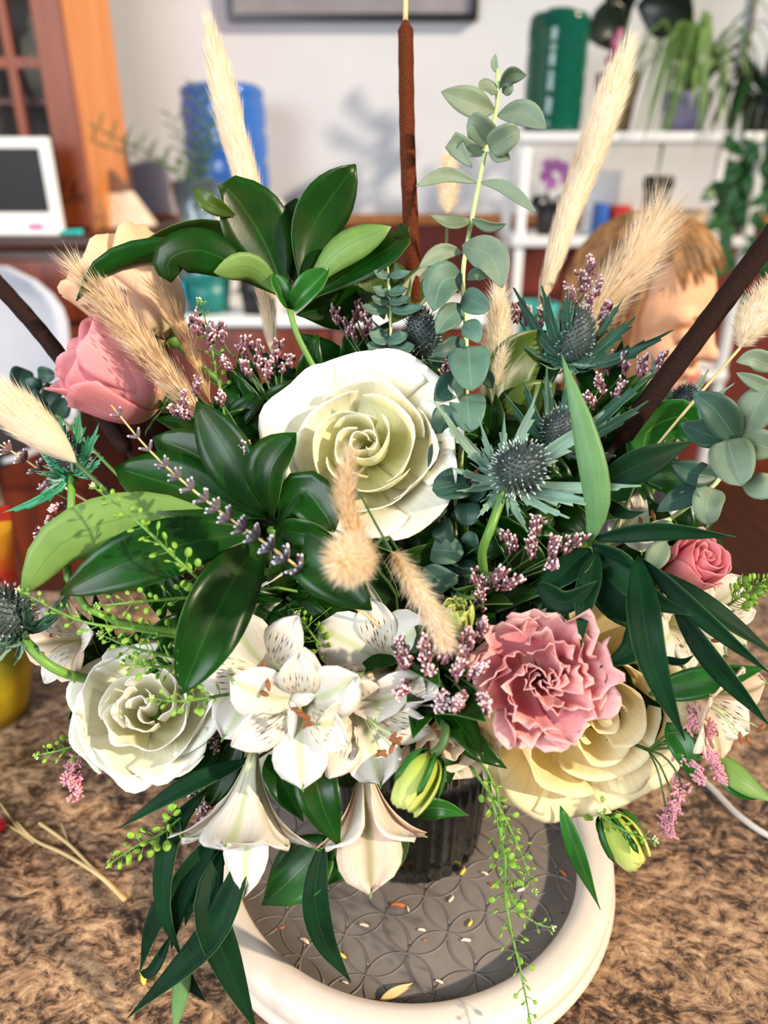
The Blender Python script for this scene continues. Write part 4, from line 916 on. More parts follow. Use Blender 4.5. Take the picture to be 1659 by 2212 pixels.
leafy('glossy_branch', 'glossy green leaf rosette on a thick green stem above the large white rose', P(690, 815, .452), P(700, 850, .452)-P(660, 760, .45), LU, GL, 'foliage', [(625, 668, .447), (645, 730, .447), (690, 815, .452)], rad=.0022, shape='obov')
LL = [
 ([(545, 1150, .41), (330, 1110, .40), (140, 1170, .39), (45, 1290, .39)], 118, dict(roll=170, shape='obov', fold=.2)),
 ([(555, 1150, .405), (400, 1175, .392), (250, 1225, .385), (130, 1285, .385)], 135, dict(roll=8, shape='ov')),
 ([(560, 1165, .395), (500, 1260, .375), (440, 1380, .365), (392, 1500, .362)], 150, dict(roll=-10, shape='ov', wav=.09, nv=17)),
 ([(575, 1120, .41), (420, 1065, .41), (248, 1010, .415)], 150, dict(roll=18, shape='obov')),
 ([(570, 1110, .41), (500, 990, .405), (425, 868, .41)], 120, dict(roll=-20, shape='ov', mats=[LEAF_DK, LEAF_OLIVE])),
 ([(560, 1115, .42), (450, 1000, .43), (330, 945, .435)], 120, dict(roll=10, shape='obov')),
 ([(590, 1120, .405), (585, 1020, .395), (640, 935, .395)], 118, dict(roll=-35, shape='obov', fold=.45)),
 ([(600, 1130, .40), (650, 1060, .392), (700, 1110, .385), (722, 1150, .385)], 105, dict(roll=0, shape='obov')),
 ([(595, 1150, .395), (690, 1215, .378), (803, 1318, .37)], 125, dict(roll=8, shape='ov')),
 ([(590, 1140, .40), (640, 1150, .385), (720, 1160, .38)], 70, dict(roll=20)),
]
leafy('glossy_branch', 'dark glossy leaf rosette with one wavy leaf beside the lavender sprig', P(585, 1145, .415), cam_dir(.25, -.4, -1), LL, GL, 'foliage', rad=.0026, shape='obov')
LB = [
 ([(830, 690, .47), (800, 600, .475), (850, 520, .48)], 80, dict(roll=20)), ([(840, 700, .47), (900, 620, .48), (940, 560, .485)], 70, dict()),
 ([(840, 690, .47), (860, 610, .48), (830, 560, .485)], 60, {}), ([(1080, 910, .45), (1100, 800, .455), (1180, 715, .46)], 125, dict(roll=25)),
 ([(1070, 900, .45), (1150, 860, .45), (1200, 830, .455)], 80, {}),
]
leafy('olive_branch', 'broad olive green leaves standing behind the eucalyptus and the bunny tail', P(960, 900, .46), cam_dir(0, -.8, -.4), LB, [LEAF_OLIVE, LEAF_LT], rad=.002)
LR = [([(1390, 1010, .45), (1400, 930, .445), (1480, 900, .44), (1490, 960, .435)], 120, dict(shape='round', mats=[LEAF_MD, LEAF_LT], roll=30)),
 ([(1370, 1020, .44), (1450, 1030, .43), (1480, 1090, .43)], 80, dict(mats=[LEAF_MD, LEAF_LT])), ([(1380, 1040, .445), (1330, 1060, .44), (1300, 1090, .44)], 60, {})]
leafy('broad_leaf_sprig', 'sunlit broad green leaves below the cattail beside the willow leaves', P(1390, 1040, .45), cam_dir(-.5, -.6, -.5), LR, [LEAF_MD, LEAF_LT])

# ------------------------------------------------------------------ willow eucalyptus, long narrow leaves
WM = [WILLOW, WILLOW_LT]
RW = [
 ([(1272, 1180, .40), (1290, 1080, .385), (1262, 930, .38), (1213, 765, .385)], 62, dict(roll=178, shape='lance')),
 ([(1275, 1165, .40), (1420, 1148, .385), (1590, 1160, .38)], 42, dict(roll=10, shape='lance')),
 ([(1285, 1050, .40), (1390, 1000, .395), (1495, 953, .40)], 74, dict(roll=10, shape='lance')),
 ([(1378, 1200, .39), (1390, 1330, .365), (1415, 1450, .36), (1480, 1600, .365)], 72, dict(roll=-8, shape='lance')),
 ([(1385, 1205, .395), (1500, 1320, .38), (1670, 1460, .375)], 42, dict(roll=10, shape='lance')),
 ([(1390, 1225, .40), (1540, 1320, .39), (1680, 1420, .39)], 55, dict(roll=-35, shape='lance')),
 ([(1450, 1300, .39), (1540, 1430, .38), (1665, 1570, .385)], 48, dict(roll=12, shape='lance')),
 ([(1280, 1175, .40), (1350, 1240, .395), (1400, 1350, .39)], 78, dict(roll=20, shape='lance')),
 ([(1290, 1190, .395), (1262, 1300, .375), (1255, 1400, .368)], 52, dict(roll=-5, shape='lance')),
 ([(1390, 1310, .385), (1370, 1400, .378), (1295, 1442, .375)], 62, dict(roll=12, shape='lance')),
 ([(1275, 1185, .40), (1215, 1240, .39), (1145, 1290, .39)], 80, dict(roll=30, shape='lance')),
 ([(1160, 1260, .385), (1220, 1300, .375), (1290, 1255, .375)], 55, dict(roll=20, shape='lance')),
 ([(1290, 1200, .40), (1400, 1290, .385), (1500, 1330, .38)], 58, dict(roll=-10, shape='lance')),
 ([(1270, 1210, .40), (1330, 1310, .395), (1400, 1370, .395)], 70, dict(roll=0, shape='lance')),
 ([(1250, 1180, .41), (1200, 1320, .40), (1140, 1360, .40)], 60, dict(roll=0, shape='lance')),
 ([(1420, 1420, .40), (1470, 1430, .395), (1500, 1415, .39)], 18, dict(shape='lance')),
 ([(1400, 1500, .42), (1530, 1470, .41), (1659, 1440, .405)], 70, dict(shape='lance', mats=[LEAF_MD, LEAF_LT])),
 ([(1300, 1080, .41), (1350, 1110, .40), (1395, 1105, .395)], 30, dict(shape='lance')),
]
leafy('willow_branch', 'branch of long dark blue-green willow leaves fanning out over the ivory rose', P(1275, 1185, .41), cam_dir(-.5, -.5, -.6), RW, WM, shape='lance', rad=.0018)
DW = [
 ([(540, 1640, .41), (400, 1700, .395), (256, 1790, .39)], 42, dict(roll=15)),
 ([(450, 1700, .42), (372, 1800, .41), (352, 1950, .405), (395, 2075, .41)], 46, dict(roll=(0, 30))),
 ([(470, 1800, .42), (390, 1930, .41), (370, 2050, .41)], 62, dict(roll=-10)),
 ([(430, 1850, .43), (340, 1980, .42), (302, 2100, .425)], 46, dict(roll=(0, 40))),
 ([(303, 2100, .425), (330, 2095, .42), (375, 2010, .425)], 26, {}),
 ([(480, 1830, .415), (450, 1950, .40), (490, 2080, .405), (555, 2230, .415)], 74, dict(roll=-8)),
 ([(535, 1820, .41), (500, 1930, .40), (440, 2040, .40), (275, 2200, .41)], 66, dict(roll=(0, 40))),
 ([(500, 1810, .42), (420, 1930, .42), (400, 2000, .425)], 50, {}),
 ([(395, 2040, .425), (392, 2130, .425), (375, 2240, .43)], 40, dict(roll=175)),
 ([(398, 2050, .43), (402, 2110, .43), (445, 2165, .435)], 28, {}),
 ([(700, 1810, .425), (680, 1930, .415), (700, 2030, .42), (758, 2122, .43)], 60, dict(roll=-5)),
 ([(470, 1560, .43), (420, 1640, .425), (330, 1690, .425)], 85, dict(roll=10, mats=[LEAF_DK, LEAF_LT])),
 ([(520, 1590, .43), (480, 1680, .425), (440, 1760, .425)], 70, dict(roll=10, mats=[LEAF_DK, LEAF_LT])),
 ([(480, 1640, .44), (400, 1700, .435), (350, 1730, .44)], 50, {}),
]
leafy('willow_branch', 'branch of long drooping dark green leaves hanging over the edge of the turntable', P(540, 1620, .43), cam_dir(.3, .4, -.8), DW, WM, shape='lance', rad=.0018)
AL = [
 ([(580, 1630, .405), (610, 1690, .395), (655, 1775, .395)], 74, dict(roll=-8)),
 ([(670, 1610, .40), (690, 1720, .385), (735, 1832, .385)], 96, dict(roll=5)),
 ([(720, 1810, .43), (640, 1890, .425), (566, 1955, .43)], 125, dict(roll=10, mats=[LEAF_MD, LEAF_LT])),
 ([(790, 1800, .43), (740, 1870, .425), (700, 1915, .43)], 52, dict(mats=[LEAF_MD, LEAF_LT])),
 ([(880, 1780, .44), (850, 1860, .44), (810, 1910, .445)], 42, dict(mats=[LEAF_OLIVE, LEAF_LT])),
 ([(885, 1750, .43), (950, 1745, .415), (1012, 1762, .415)], 52, dict(mats=[LEAF_MD, LEAF_LT], roll=20)),
 ([(760, 1700, .41), (740, 1650, .40), (720, 1600, .40)], 60, {}),
 ([(1210, 1740, .44), (1250, 1850, .435), (1297, 1965, .44)], 42, dict(roll=(0, 60), mats=[LEAF_MD, LEAF_LT])),
]
leafy('alstroemeria_foliage', 'soft green alstroemeria leaves hanging in front of the dark vase', P(740, 1620, .43), cam_dir(.2, .4, -.8), AL, GL, shape='lance', rad=.0016)
leafy('alstroemeria_foliage', 'wide green leaves hanging below the sunlit yellow-white alstroemeria', P(1500, 1600, .44), cam_dir(-.5, .4, -.6),
      [([(1530, 1620, .43), (1600, 1680, .415), (1675, 1735, .415)], 62, dict(roll=150)), ([(1540, 1640, .43), (1600, 1700, .42), (1670, 1720, .42)], 50, {}), ([(1440, 1560, .43), (1480, 1620, .42), (1500, 1690, .42)], 60, {})], [LEAF_MD, LEAF_LT], shape='lance', rad=.0016)

# ------------------------------------------------------------------ eucalyptus
E1 = [
 ([(1075, 160, .46), (1068, 140, .46), (1070, 116, .46)], 16, {}),
 ([(1078, 190, .46), (1105, 160, .455), (1137, 162, .45)], 42, dict(roll=35)), ([(1078, 195, .46), (1050, 190, .455), (1034, 192, .45)], 40, dict(roll=40)),
 ([(1085, 200, .465), (1100, 190, .46), (1108, 183, .46)], 26, {}),
 ([(1070, 240, .46), (1015, 222, .45), (953, 198, .445)], 64, dict(roll=20)), ([(1073, 250, .46), (1130, 245, .455), (1180, 278, .45)], 56, dict(roll=-15)),
 ([(1060, 312, .455), (1030, 270, .445), (1012, 255, .445)], 68, dict(shape='round', roll=-10)), ([(1057, 322, .45), (1095, 295, .44), (1122, 280, .44)], 62, dict(shape='round')),
 ([(1050, 335, .455), (1005, 318, .45), (978, 308, .45), (1020, 362, .45)], 42, {}), ([(1055, 330, .455), (1085, 335, .45), (1102, 345, .45)], 34, {}),
 ([(1030, 395, .45), (965, 378, .445), (898, 402, .44)], 32, dict(roll=15)), ([(1035, 393, .45), (1090, 405, .445), (1158, 458, .44)], 30, dict(roll=-15)),
 ([(1016, 475, .445), (970, 482, .43), (930, 465, .425)], 38, dict(roll=40)), ([(1016, 475, .445), (1060, 488, .435), (1095, 483, .43)], 32, dict(roll=40)),
 ([(1000, 545, .44), (955, 545, .435), (905, 578, .43)], 38, dict(roll=10)), ([(998, 530, .44), (1060, 555, .425), (1085, 622, .42)], 76, dict(roll=-5)),
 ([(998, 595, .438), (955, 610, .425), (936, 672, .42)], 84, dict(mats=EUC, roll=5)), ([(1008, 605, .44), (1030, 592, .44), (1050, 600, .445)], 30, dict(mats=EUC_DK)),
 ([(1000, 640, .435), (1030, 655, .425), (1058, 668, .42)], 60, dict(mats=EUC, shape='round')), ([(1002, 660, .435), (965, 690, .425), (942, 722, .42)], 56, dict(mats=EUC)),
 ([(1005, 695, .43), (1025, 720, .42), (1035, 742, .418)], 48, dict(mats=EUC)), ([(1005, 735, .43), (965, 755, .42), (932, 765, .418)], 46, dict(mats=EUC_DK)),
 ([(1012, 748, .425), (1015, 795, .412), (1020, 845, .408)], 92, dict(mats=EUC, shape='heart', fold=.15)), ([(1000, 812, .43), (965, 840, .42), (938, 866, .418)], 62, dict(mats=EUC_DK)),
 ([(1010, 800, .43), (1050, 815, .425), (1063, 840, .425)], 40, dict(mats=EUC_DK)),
 ([(1008, 852, .425), (1012, 890, .412), (1015, 935, .41)], 80, dict(mats=EUC, shape='heart', fold=.12)),
]
leafy('eucalyptus_stem', 'tall pale silver-green eucalyptus stem standing beside the upright cattail', P(1000, 880, .43), UP*-1-FW*-.2, E1, EUC_LT, 'eucalyptus',
      [(1075, 150, .46), (1072, 240, .46), (1048, 330, .455), (1020, 470, .445), (1000, 590, .44), (1006, 700, .432), (1008, 850, .428), (1000, 880, .43)], rad=.0017, smat=STEM_PALE)
E2 = [([(836, 585, .445), (832, 568, .445), (830, 548, .445)], 18, dict(mats=LEAF_MD))]
for (y, l, r_, w) in ((592, 35, 45, 26), (628, 38, 38, 30), (648, 40, 45, 30), (668, 62, 75, 30), (728, 45, 40, 44), (752, 50, 55, 48), (790, 80, 85, 34)):
    E2 += [([(842, y, .445), (842-l*.5, y+2, .44), (842-l, y-8, .438)], w, dict(roll=35)), ([(842, y, .445), (842+r_*.5, y+2, .435), (842+r_, y-6, .433)], w, dict(roll=-35))]
leafy('eucalyptus_stem', 'short bluish eucalyptus stem with a green tip bud behind the large white rose', P(845, 800, .447), -UP, E2, EUC, 'eucalyptus', [(836, 570, .445), (843, 660, .445), (845, 800, .447)], rad=.0010, smat=STEM_PALE)
E3 = [
 ([(1597, 960, .42), (1545, 885, .41), (1495, 848, .41)], 80, dict(roll=10, mats=EUC_DK)), ([(1600, 950, .42), (1635, 880, .415), (1665, 825, .415)], 82, dict(roll=-10)),
 ([(1572, 950, .415), (1585, 1000, .405), (1602, 1050, .40)], 100, dict(shape='round')), ([(1550, 1030, .42), (1500, 1022, .415), (1448, 1000, .415)], 56, dict(mats=EUC_DK)),
 ([(1540, 1055, .42), (1528, 1090, .41), (1532, 1135, .41)], 70, dict(shape='round')), ([(1530, 1055, .425), (1470, 1075, .42), (1418, 1105, .42)], 52, dict(mats=EUC_DK)),
 ([(1680, 800, .425), (1630, 775, .42), (1590, 782, .42)], 48, {}), ([(1680, 850, .42), (1640, 830, .415), (1590, 805, .415)], 34, {}),
 ([(1575, 960, .42), (1520, 935, .42), (1470, 915, .42)], 60, dict(mats=EUC_DK)), ([(1600, 1040, .42), (1650, 1050, .41), (1690, 1030, .41)], 60, {}),
 ([(1450, 1165, .43), (1430, 1150, .425), (1400, 1140, .425)], 60, {}), ([(1600, 960, .42), (1640, 960, .41), (1680, 980, .41)], 70, {}),
 ([(1440, 1170, .42), (1420, 1200, .415), (1400, 1240, .415)], 50, {}),
]
leafy('eucalyptus_stem', 'sunlit eucalyptus stem with broad olive leaves below the bunny tail on the straw stalk', P(1450, 1120, .435), cam_dir(-.8, -.4, -.3), E3, EUC_LT, 'eucalyptus', [(1690, 790, .425), (1600, 950, .42), (1550, 1040, .42), (1450, 1120, .435)], rad=.0016, smat=STEM_PALE)
E5 = []
rq = random.Random(5)
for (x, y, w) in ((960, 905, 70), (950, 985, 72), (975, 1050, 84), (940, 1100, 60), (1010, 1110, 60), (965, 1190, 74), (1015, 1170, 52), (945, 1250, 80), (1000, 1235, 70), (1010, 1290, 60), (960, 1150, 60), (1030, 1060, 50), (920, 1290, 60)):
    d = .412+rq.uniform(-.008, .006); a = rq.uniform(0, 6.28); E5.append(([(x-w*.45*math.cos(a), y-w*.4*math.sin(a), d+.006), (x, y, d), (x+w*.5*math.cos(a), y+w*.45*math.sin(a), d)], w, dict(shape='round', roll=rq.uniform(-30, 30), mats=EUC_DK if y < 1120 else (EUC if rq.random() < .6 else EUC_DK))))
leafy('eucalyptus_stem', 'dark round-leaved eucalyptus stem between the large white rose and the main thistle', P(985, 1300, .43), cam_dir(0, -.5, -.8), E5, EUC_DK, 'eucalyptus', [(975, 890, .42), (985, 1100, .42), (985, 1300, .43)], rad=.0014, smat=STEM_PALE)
E4 = []
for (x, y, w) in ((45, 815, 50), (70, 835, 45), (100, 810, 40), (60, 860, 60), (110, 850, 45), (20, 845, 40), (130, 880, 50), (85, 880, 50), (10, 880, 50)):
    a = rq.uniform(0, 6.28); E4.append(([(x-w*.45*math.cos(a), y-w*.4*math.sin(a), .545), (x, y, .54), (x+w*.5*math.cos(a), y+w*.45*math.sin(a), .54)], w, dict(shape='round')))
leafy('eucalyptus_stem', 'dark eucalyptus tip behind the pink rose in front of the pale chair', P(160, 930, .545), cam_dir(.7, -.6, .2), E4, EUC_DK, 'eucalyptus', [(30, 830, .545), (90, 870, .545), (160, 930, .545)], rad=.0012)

# ------------------------------------------------------------------ thistles
thistle('thistle', 'large grey-blue thistle head with pale spiny bracts beside the large white rose', P(1122, 1012, .395), cam_dir(.30, .45, .85), .0135, .0150,
        [(938, 868, -.004, 30), (972, 1008, .0, 22), (1000, 935, .01, 26), (1035, 905, .01, 22), (1305, 890, -.01, 44), (1385, 1048, -.012, 40), (1300, 1085, -.01, 36), (1160, 850, .01, 30), (985, 1060, 0, 18), (1230, 1120, -.008, 24), (1140, 1150, -.01, 20), (1030, 1120, -.005, 18), (1090, 890, .012, 20)], .395, seed=51, n_fringe=44, stem_pts=[(1062, 1135, .395), (1042, 1190, .40), (1045, 1235, .41)])
thistle('thistle', 'upright blue thistle with long dark spiny bracts above the willow leaf tip', P(1243, 725, .455), cam_dir(.12, .9, .25), .0110, .0180,
        [(1110, 622, .0, 30), (1172, 618, -.01, 36), (1226, 628, -.015, 34), (1372, 688, .0, 36), (1455, 712, .005, 30), (1420, 735, -.01, 34), (1115, 735, 0, 14), (1290, 690, .01, 24), (1350, 640, .01, 20)], .455, seed=52, dark=True)
thistle('thistle', 'small dark thistle head close behind the large spiny one', P(1208, 928, .425), cam_dir(.1, .75, .5), .0098, .0115,
        [(1395, 820, .0, 36), (1400, 868, -.01, 30), (1130, 820, .0, 24), (1180, 790, .005, 26), (1330, 985, -.01, 28), (1240, 800, .01, 26), (1090, 850, .0, 20)], .425, seed=53, dark=True)
thistle('thistle', 'bright green thistle with upturned bracts beside the glossy leaf and furry grass', P(150, 985, .415), cam_dir(-.15, .75, -.1), .0105, .0100,
        [(172, 885, -.005, 32), (212, 925, -.01, 34), (72, 950, -.005, 32), (5, 1108, -.005, 24), (130, 905, .0, 26), (222, 990, -.01, 24), (110, 960, -.01, 30), (190, 1010, -.01, 22), (95, 1080, -.01, 16)], .415, seed=54, n_fringe=34, mats=[m_leaf('green_bract', '#2f8a63', '#a8d6b8', .4, .15, .3, 3)]*2)
thistle('thistle', 'dark thistle on an arching green stem beside the yellow pouch', P(12, 1325, .40), cam_dir(-.35, .7, .4), .0135, .0145,
        [(162, 1262, -.004, 26), (58, 1300, -.01, 30), (50, 1370, -.012, 26), (-60, 1260, 0, 30), (-40, 1400, 0, 30), (120, 1340, 0, 16)], .40, seed=55, dark=True, n_fringe=36, stem_pts=[(70, 1405, .40), (130, 1450, .405), (225, 1475, .43)])
thistle('thistle', 'small thistle beside the sunlit eucalyptus leaves under the leaning cattail', P(1480, 862, .455), cam_dir(.25, .75, .3), .0085, .0090,
        [(1405, 760, .005, 22), (1440, 830, 0, 20), (1585, 830, 0, 20), (1530, 800, .005, 20), (1545, 885, -.005, 22), (1400, 870, 0, 16)], .455, seed=56)
thistle('thistle', 'blue thistle head at the foot of the upright cattail', P(912, 722, .45), cam_dir(-.1, .8, .4), .0108, .0160,
        [(800, 690, 0, 22), (820, 770, 0, 24), (990, 790, 0, 24), (960, 690, 0, 20)], .45, seed=57, dark=True)

# ------------------------------------------------------------------ dried grasses and cattails
plume('foxtail_plume', 'tall cream foxtail plume standing in front of the blue water jug', [(457, 78, .505), (500, 270, .50), (545, 450, .495), (595, 790, .485)], 78, [FUZZ], 5200, 70, 61, group='tall cream plumes', ang=.17, core=.72, shape='strap')
plume('foxtail_plume', 'tall golden foxtail plume leaning in front of the white shelf', [(1352, 118, .50), (1290, 290, .495), (1225, 470, .49), (1160, 680, .48)], 92, [FUZZ], 5200, 70, 62, group='tall cream plumes', ang=.17, core=.72, shape='strap')
bunny('bunny_tail', 'soft tan bunny tail on a thin stalk behind the tall eucalyptus', (970, 338, .62), (966, 462, .62), 48, 63)
plume('bunny_tail', 'pale yellow furry grass head behind the heart-shaped eucalyptus leaves', [(1078, 618, .45), (1072, 760, .452), (1045, 895, .455)], 76, [FUZZ], 2400, 40, 64, 'bunny tail', 'bunny tail grasses', .45, .6, shape='ov')
bunny('bunny_tail', 'bunny tail on a long straw stalk crossing the eucalyptus leaves', (1672, 610, .42), (1598, 752, .42), 88, 65, 1800, 30, stem_pts=[(1598, 752, .42), (1500, 865, .42), (1400, 985, .43)], mats=[FUZZ, FUZZ_TAN])
plume('furry_grass', 'blurred cream furry grass head pointing out past the green thistle', [(-35, 830, .385), (50, 900, .39), (165, 1000, .40)], 112, [FUZZ], 3200, 55, 66, 'dried grass', None, .3, .75, shape='ov')
plume('pampas_plume', 'tan feathery pampas plume lying across the closed pink rose', [(180, 595, .435), (260, 690, .435), (350, 800, .44), (440, 905, .445)], 130, [FUZZ_TAN, FUZZ], 2800, 75, 67, 'dried grass', 'feathery pampas plumes', .32, .35, tips=260, shape='strap')
plume('pampas_plume', 'feathery pampas plume lit by the sun in front of the blond hair', [(1420, 480, .52), (1370, 570, .515), (1300, 660, .51), (1240, 740, .50)], 190, [FUZZ, FUZZ_TAN], 2600, 110, 68, 'dried grass', 'feathery pampas plumes', .40, .25, tips=40, shape='strap')
plume('pampas_plume', 'thin brownish pampas wisp beside the peach rose', [(340, 630, .46), (380, 690, .46), (420, 770, .46), (455, 870, .455)], 50, [FUZZ_TAN], 700, 60, 69, 'dried grass', 'feathery pampas plumes', .25, .3, tips=60, shape='strap')
bunny('bunny_tail', 'round tan bunny tail sticking out toward the viewer under the large white rose', (738, 1215, .315), (785, 1200, .345), 118, 70, 2600, 40)
plume('furry_grass', 'tan furry grass tuft overlapping the lower petals of the large white rose', [(752, 985, .33), (745, 1080, .335), (775, 1170, .345), (800, 1210, .36)], 70, [FUZZ_TAN, FUZZ], 1100, 45, 71, 'dried grass', 'furry grass tufts', .55, .45, shape='strap', smat=STEM_DK, rad=.0007)
plume('furry_grass', 'golden furry grass tuft drooping toward the lime green bud', [(965, 1392, .345), (925, 1310, .345), (880, 1240, .35), (845, 1190, .36)], 78, [FUZZ, FUZZ_TAN], 1500, 42, 72, 'dried grass', 'furry grass tufts', .7, .4, shape='strap', smat=STEM_DK, rad=.0007)
cattail('cattail', 'upright brown cattail with a pale spike in front of the white wall', [(876, 45, .50), (880, 300, .495), (888, 500, .49), (897, 680, .48)], 34, CAT, [(877, -40, .50)], 81)
cattail('cattail', 'dark cattail leaning across the pale chair', [(-30, 585, .50), (110, 745, .495), (280, 980, .48)], 36, CAT_DK, None, 82)
cattail('cattail', 'dark cattail leaning across the face of the child', [(1690, 480, .42), (1560, 655, .425), (1440, 815, .43), (1335, 955, .44)], 46, CAT_DK, None, 83)

# ------------------------------------------------------------------ lavender
def lavender(name, label, pts, fs, seed, mat, group='lavender sprigs'):
    rnd.seed(seed); p3 = [P(*q) for q in pts]; t = stemmed(name, label, 'lavender', p3[-1], p3[-1]-p3[-2], .0008, STRAW, group)
    tube(t, 'stem', p3, [.0004, .0007, .0009], STRAW, 6, 24); s = spline(p3, 100); d = pts[0][2]; k = d/F
    for f, n in fs:
        j = int(f*99); T = nrm(s[max(0, j-1)]-s[min(99, j+1)]); a, b = frame(T); m = MB()
        for i in range(n):
            q = i*6.28/n+rnd.uniform(-.3, .3); o = nrm(a*math.cos(q)+b*math.sin(q)+T*.75); z_ = .8+.75*f; c = s[j]+o*10*k*z_; m.ell(c, o, 4.6*k*z_, 12*k*z_, 6, 5, 0); m.ell(c+o*11*k*z_, o, 3.0*k*z_, 4*k*z_, 5, 4, 1)
        m.build('whorl', [mat, LAV_P], t)
lavender('lavender_sprig', 'dried lavender sprig lying diagonally across the dark glossy leaves', [(240, 875, .385), (330, 980, .38), (450, 1085, .375), (590, 1185, .375), (710, 1275, .39)], [(.06, 3), (.16, 3), (.22, 3), (.30, 4), (.36, 5), (.42, 6), (.475, 7), (.53, 8), (.585, 9), (.64, 9), (.695, 10), (.75, 10), (.81, 9), (.87, 8), (.93, 8)], 84, LAV)
lavender('lavender_sprig', 'blurred lavender tip at the edge below the cream furry grass head', [(-20, 950, .44), (50, 990, .44), (120, 1040, .445), (200, 1090, .455)], [(.05, 6), (.2, 6), (.35, 7), (.5, 7), (.65, 7)], 85, m_plain('brown_lavender', '#7a5c58', .8))

# ------------------------------------------------------------------ limonium, pennycress
limonium('limonium_spray', 'mauve limonium spray behind the pink rose and below the leaf rosette', [(430, 720, .45, -.2, -1, 40), (450, 745, .45, .4, -1, 36), (480, 740, .45, .1, -1, 34), (520, 770, .452, .3, -1, 40), (560, 790, .452, 0, -1, 44), (590, 775, .455, .4, -1, 40), (610, 800, .455, .6, -.8, 36), (540, 810, .45, -.4, -.9, 34), (500, 800, .45, -.6, -.8, 30), (575, 820, .455, .2, -1, 36)], seed=91)
limonium('limonium_spray', 'small pale mauve limonium tips between the pink rose and the lavender', [(415, 900, .425, -.9, -.2, 48), (395, 880, .425, .2, -1, 30), (480, 870, .43, -.3, -.9, 20), (425, 850, .43, .1, -1, 26), (535, 985, .405, -.2, -1, 30)], seed=92)
limonium('limonium_spray', 'dusky limonium behind the eucalyptus and the upright cattail', [(730, 700, .47, -.3, -1, 34), (770, 690, .47, .2, -1, 36), (790, 720, .47, .2, -1, 40), (760, 730, .46, -.4, -1, 34), (960, 810, .45, .3, -1, 40), (990, 800, .45, .5, -.8, 34), (860, 790, .46, 0, -1, 30)], seed=93)
limonium('limonium_spray', 'tall mauve limonium tip rising in front of the blond hair', [(1275, 590, .475, .1, -1, 30), (1265, 625, .475, -.3, -1, 36), (1285, 640, .475, .4, -1, 34), (1240, 650, .475, -.5, -1, 30), (1270, 670, .475, .1, -1, 36), (1300, 685, .475, .5, -.9, 34), (1300, 720, .475, .2, -1, 30), (1145, 700, .47, -.2, -1, 36), (1120, 690, .47, -.4, -1, 30), (1170, 700, .47, .2, -1, 30)], seed=94)
limonium('limonium_spray', 'mauve limonium clusters between the dark thistle and the leaning cattail', [(1385, 810, .45, .2, -1, 34), (1420, 805, .45, .3, -1, 40), (1350, 800, .455, -.2, -1, 30), (1300, 850, .445, -.2, -1, 34), (1330, 860, .445, .4, -.9, 34), (1280, 880, .44, -.4, -.9, 30), (1310, 800, .46, .3, -1, 30)], seed=95)
limonium('limonium_spray', 'pale mauve limonium hanging under the main thistle', [(1110, 1185, .40, -.5, -.8, 40), (1150, 1200, .398, -.1, -1, 46), (1190, 1210, .395, .3, -1, 46), (1215, 1190, .395, .8, -.6, 56), (1160, 1150, .40, -.2, -1, 30), (1180, 1230, .395, .6, -.3, 34), (1050, 1270, .395, -.7, -.6, 40), (1075, 1255, .39, .3, -.9, 30), (1085, 1265, .39, .9, -.3, 40), (1040, 1310, .395, -.2, -1, 30)], seed=96, n=30)
limonium('limonium_spray', 'dense mauve limonium cluster between the white alstroemeria and the ruffled pink bloom', [(880, 1440, .373, -.4, -.9, 40), (920, 1430, .370, -.1, -1, 50), (960, 1420, .368, .1, -1, 50), (1000, 1410, .368, .3, -1, 46), (880, 1480, .371, -.6, .6, 36), (940, 1465, .368, -.4, -.5, 40), (985, 1460, .366, .3, -.7, 44), (1020, 1460, .366, .6, -.5, 40), (1000, 1500, .363, -.4, .9, 36), (1040, 1500, .363, .3, .9, 36), (960, 1500, .368, -.3, .9, 34), (870, 1410, .378, -.2, -.8, 34), (1035, 1380, .373, .2, -1, 40)], seed=97, n=52)
limonium('limonium_spray', 'dusky pink limonium behind the green thistle at the edge of the bouquet', [(110, 1120, .45, -.3, .6, 40), (130, 1090, .45, -.5, .4, 36), (90, 1150, .45, -.2, .9, 40), (170, 1120, .45, .4, .5, 40), (85, 1180, .45, .2, .9, 30), (110, 1060, .455, -.6, -.2, 30)], seed=98, n=30)
limonium('limonium_spray', 'pink limonium spike hanging under the half-open white rose', [(165, 1640, .42, -.1, 1, 56), (160, 1670, .418, .1, 1, 56), (215, 1620, .425, .2, 1, 46), (150, 1650, .42, -.1, 1, 40)], seed=99, pink=True, n=40)
limonium('limonium_spray', 'pink limonium fan hanging out beside the ivory rose', [(1490, 1580, .42, .3, -.9, 46), (1520, 1620, .418, .5, .4, 50), (1500, 1650, .418, .3, .8, 50), (1550, 1650, .418, .2, .9, 40), (1470, 1690, .42, -.2, 1, 60), (1455, 1740, .42, -.3, 1, 56), (1530, 1590, .42, .3, -.6, 40), (1460, 1620, .425, .4, .6, 40), (1440, 1760, .42, .1, 1, 46)], seed=100, pink=True, n=36, base=P(1400, 1620, .435))
limonium('limonium_spray', 'small mauve limonium tips behind the hanging white trumpet', [(450, 1740, .42, -.5, .3, 36), (440, 1760, .42, .2, 1, 30), (470, 1550, .425, -.2, 1, 40), (460, 1590, .425, .1, 1, 30), (430, 1720, .425, -.6, -.2, 30)], seed=101)

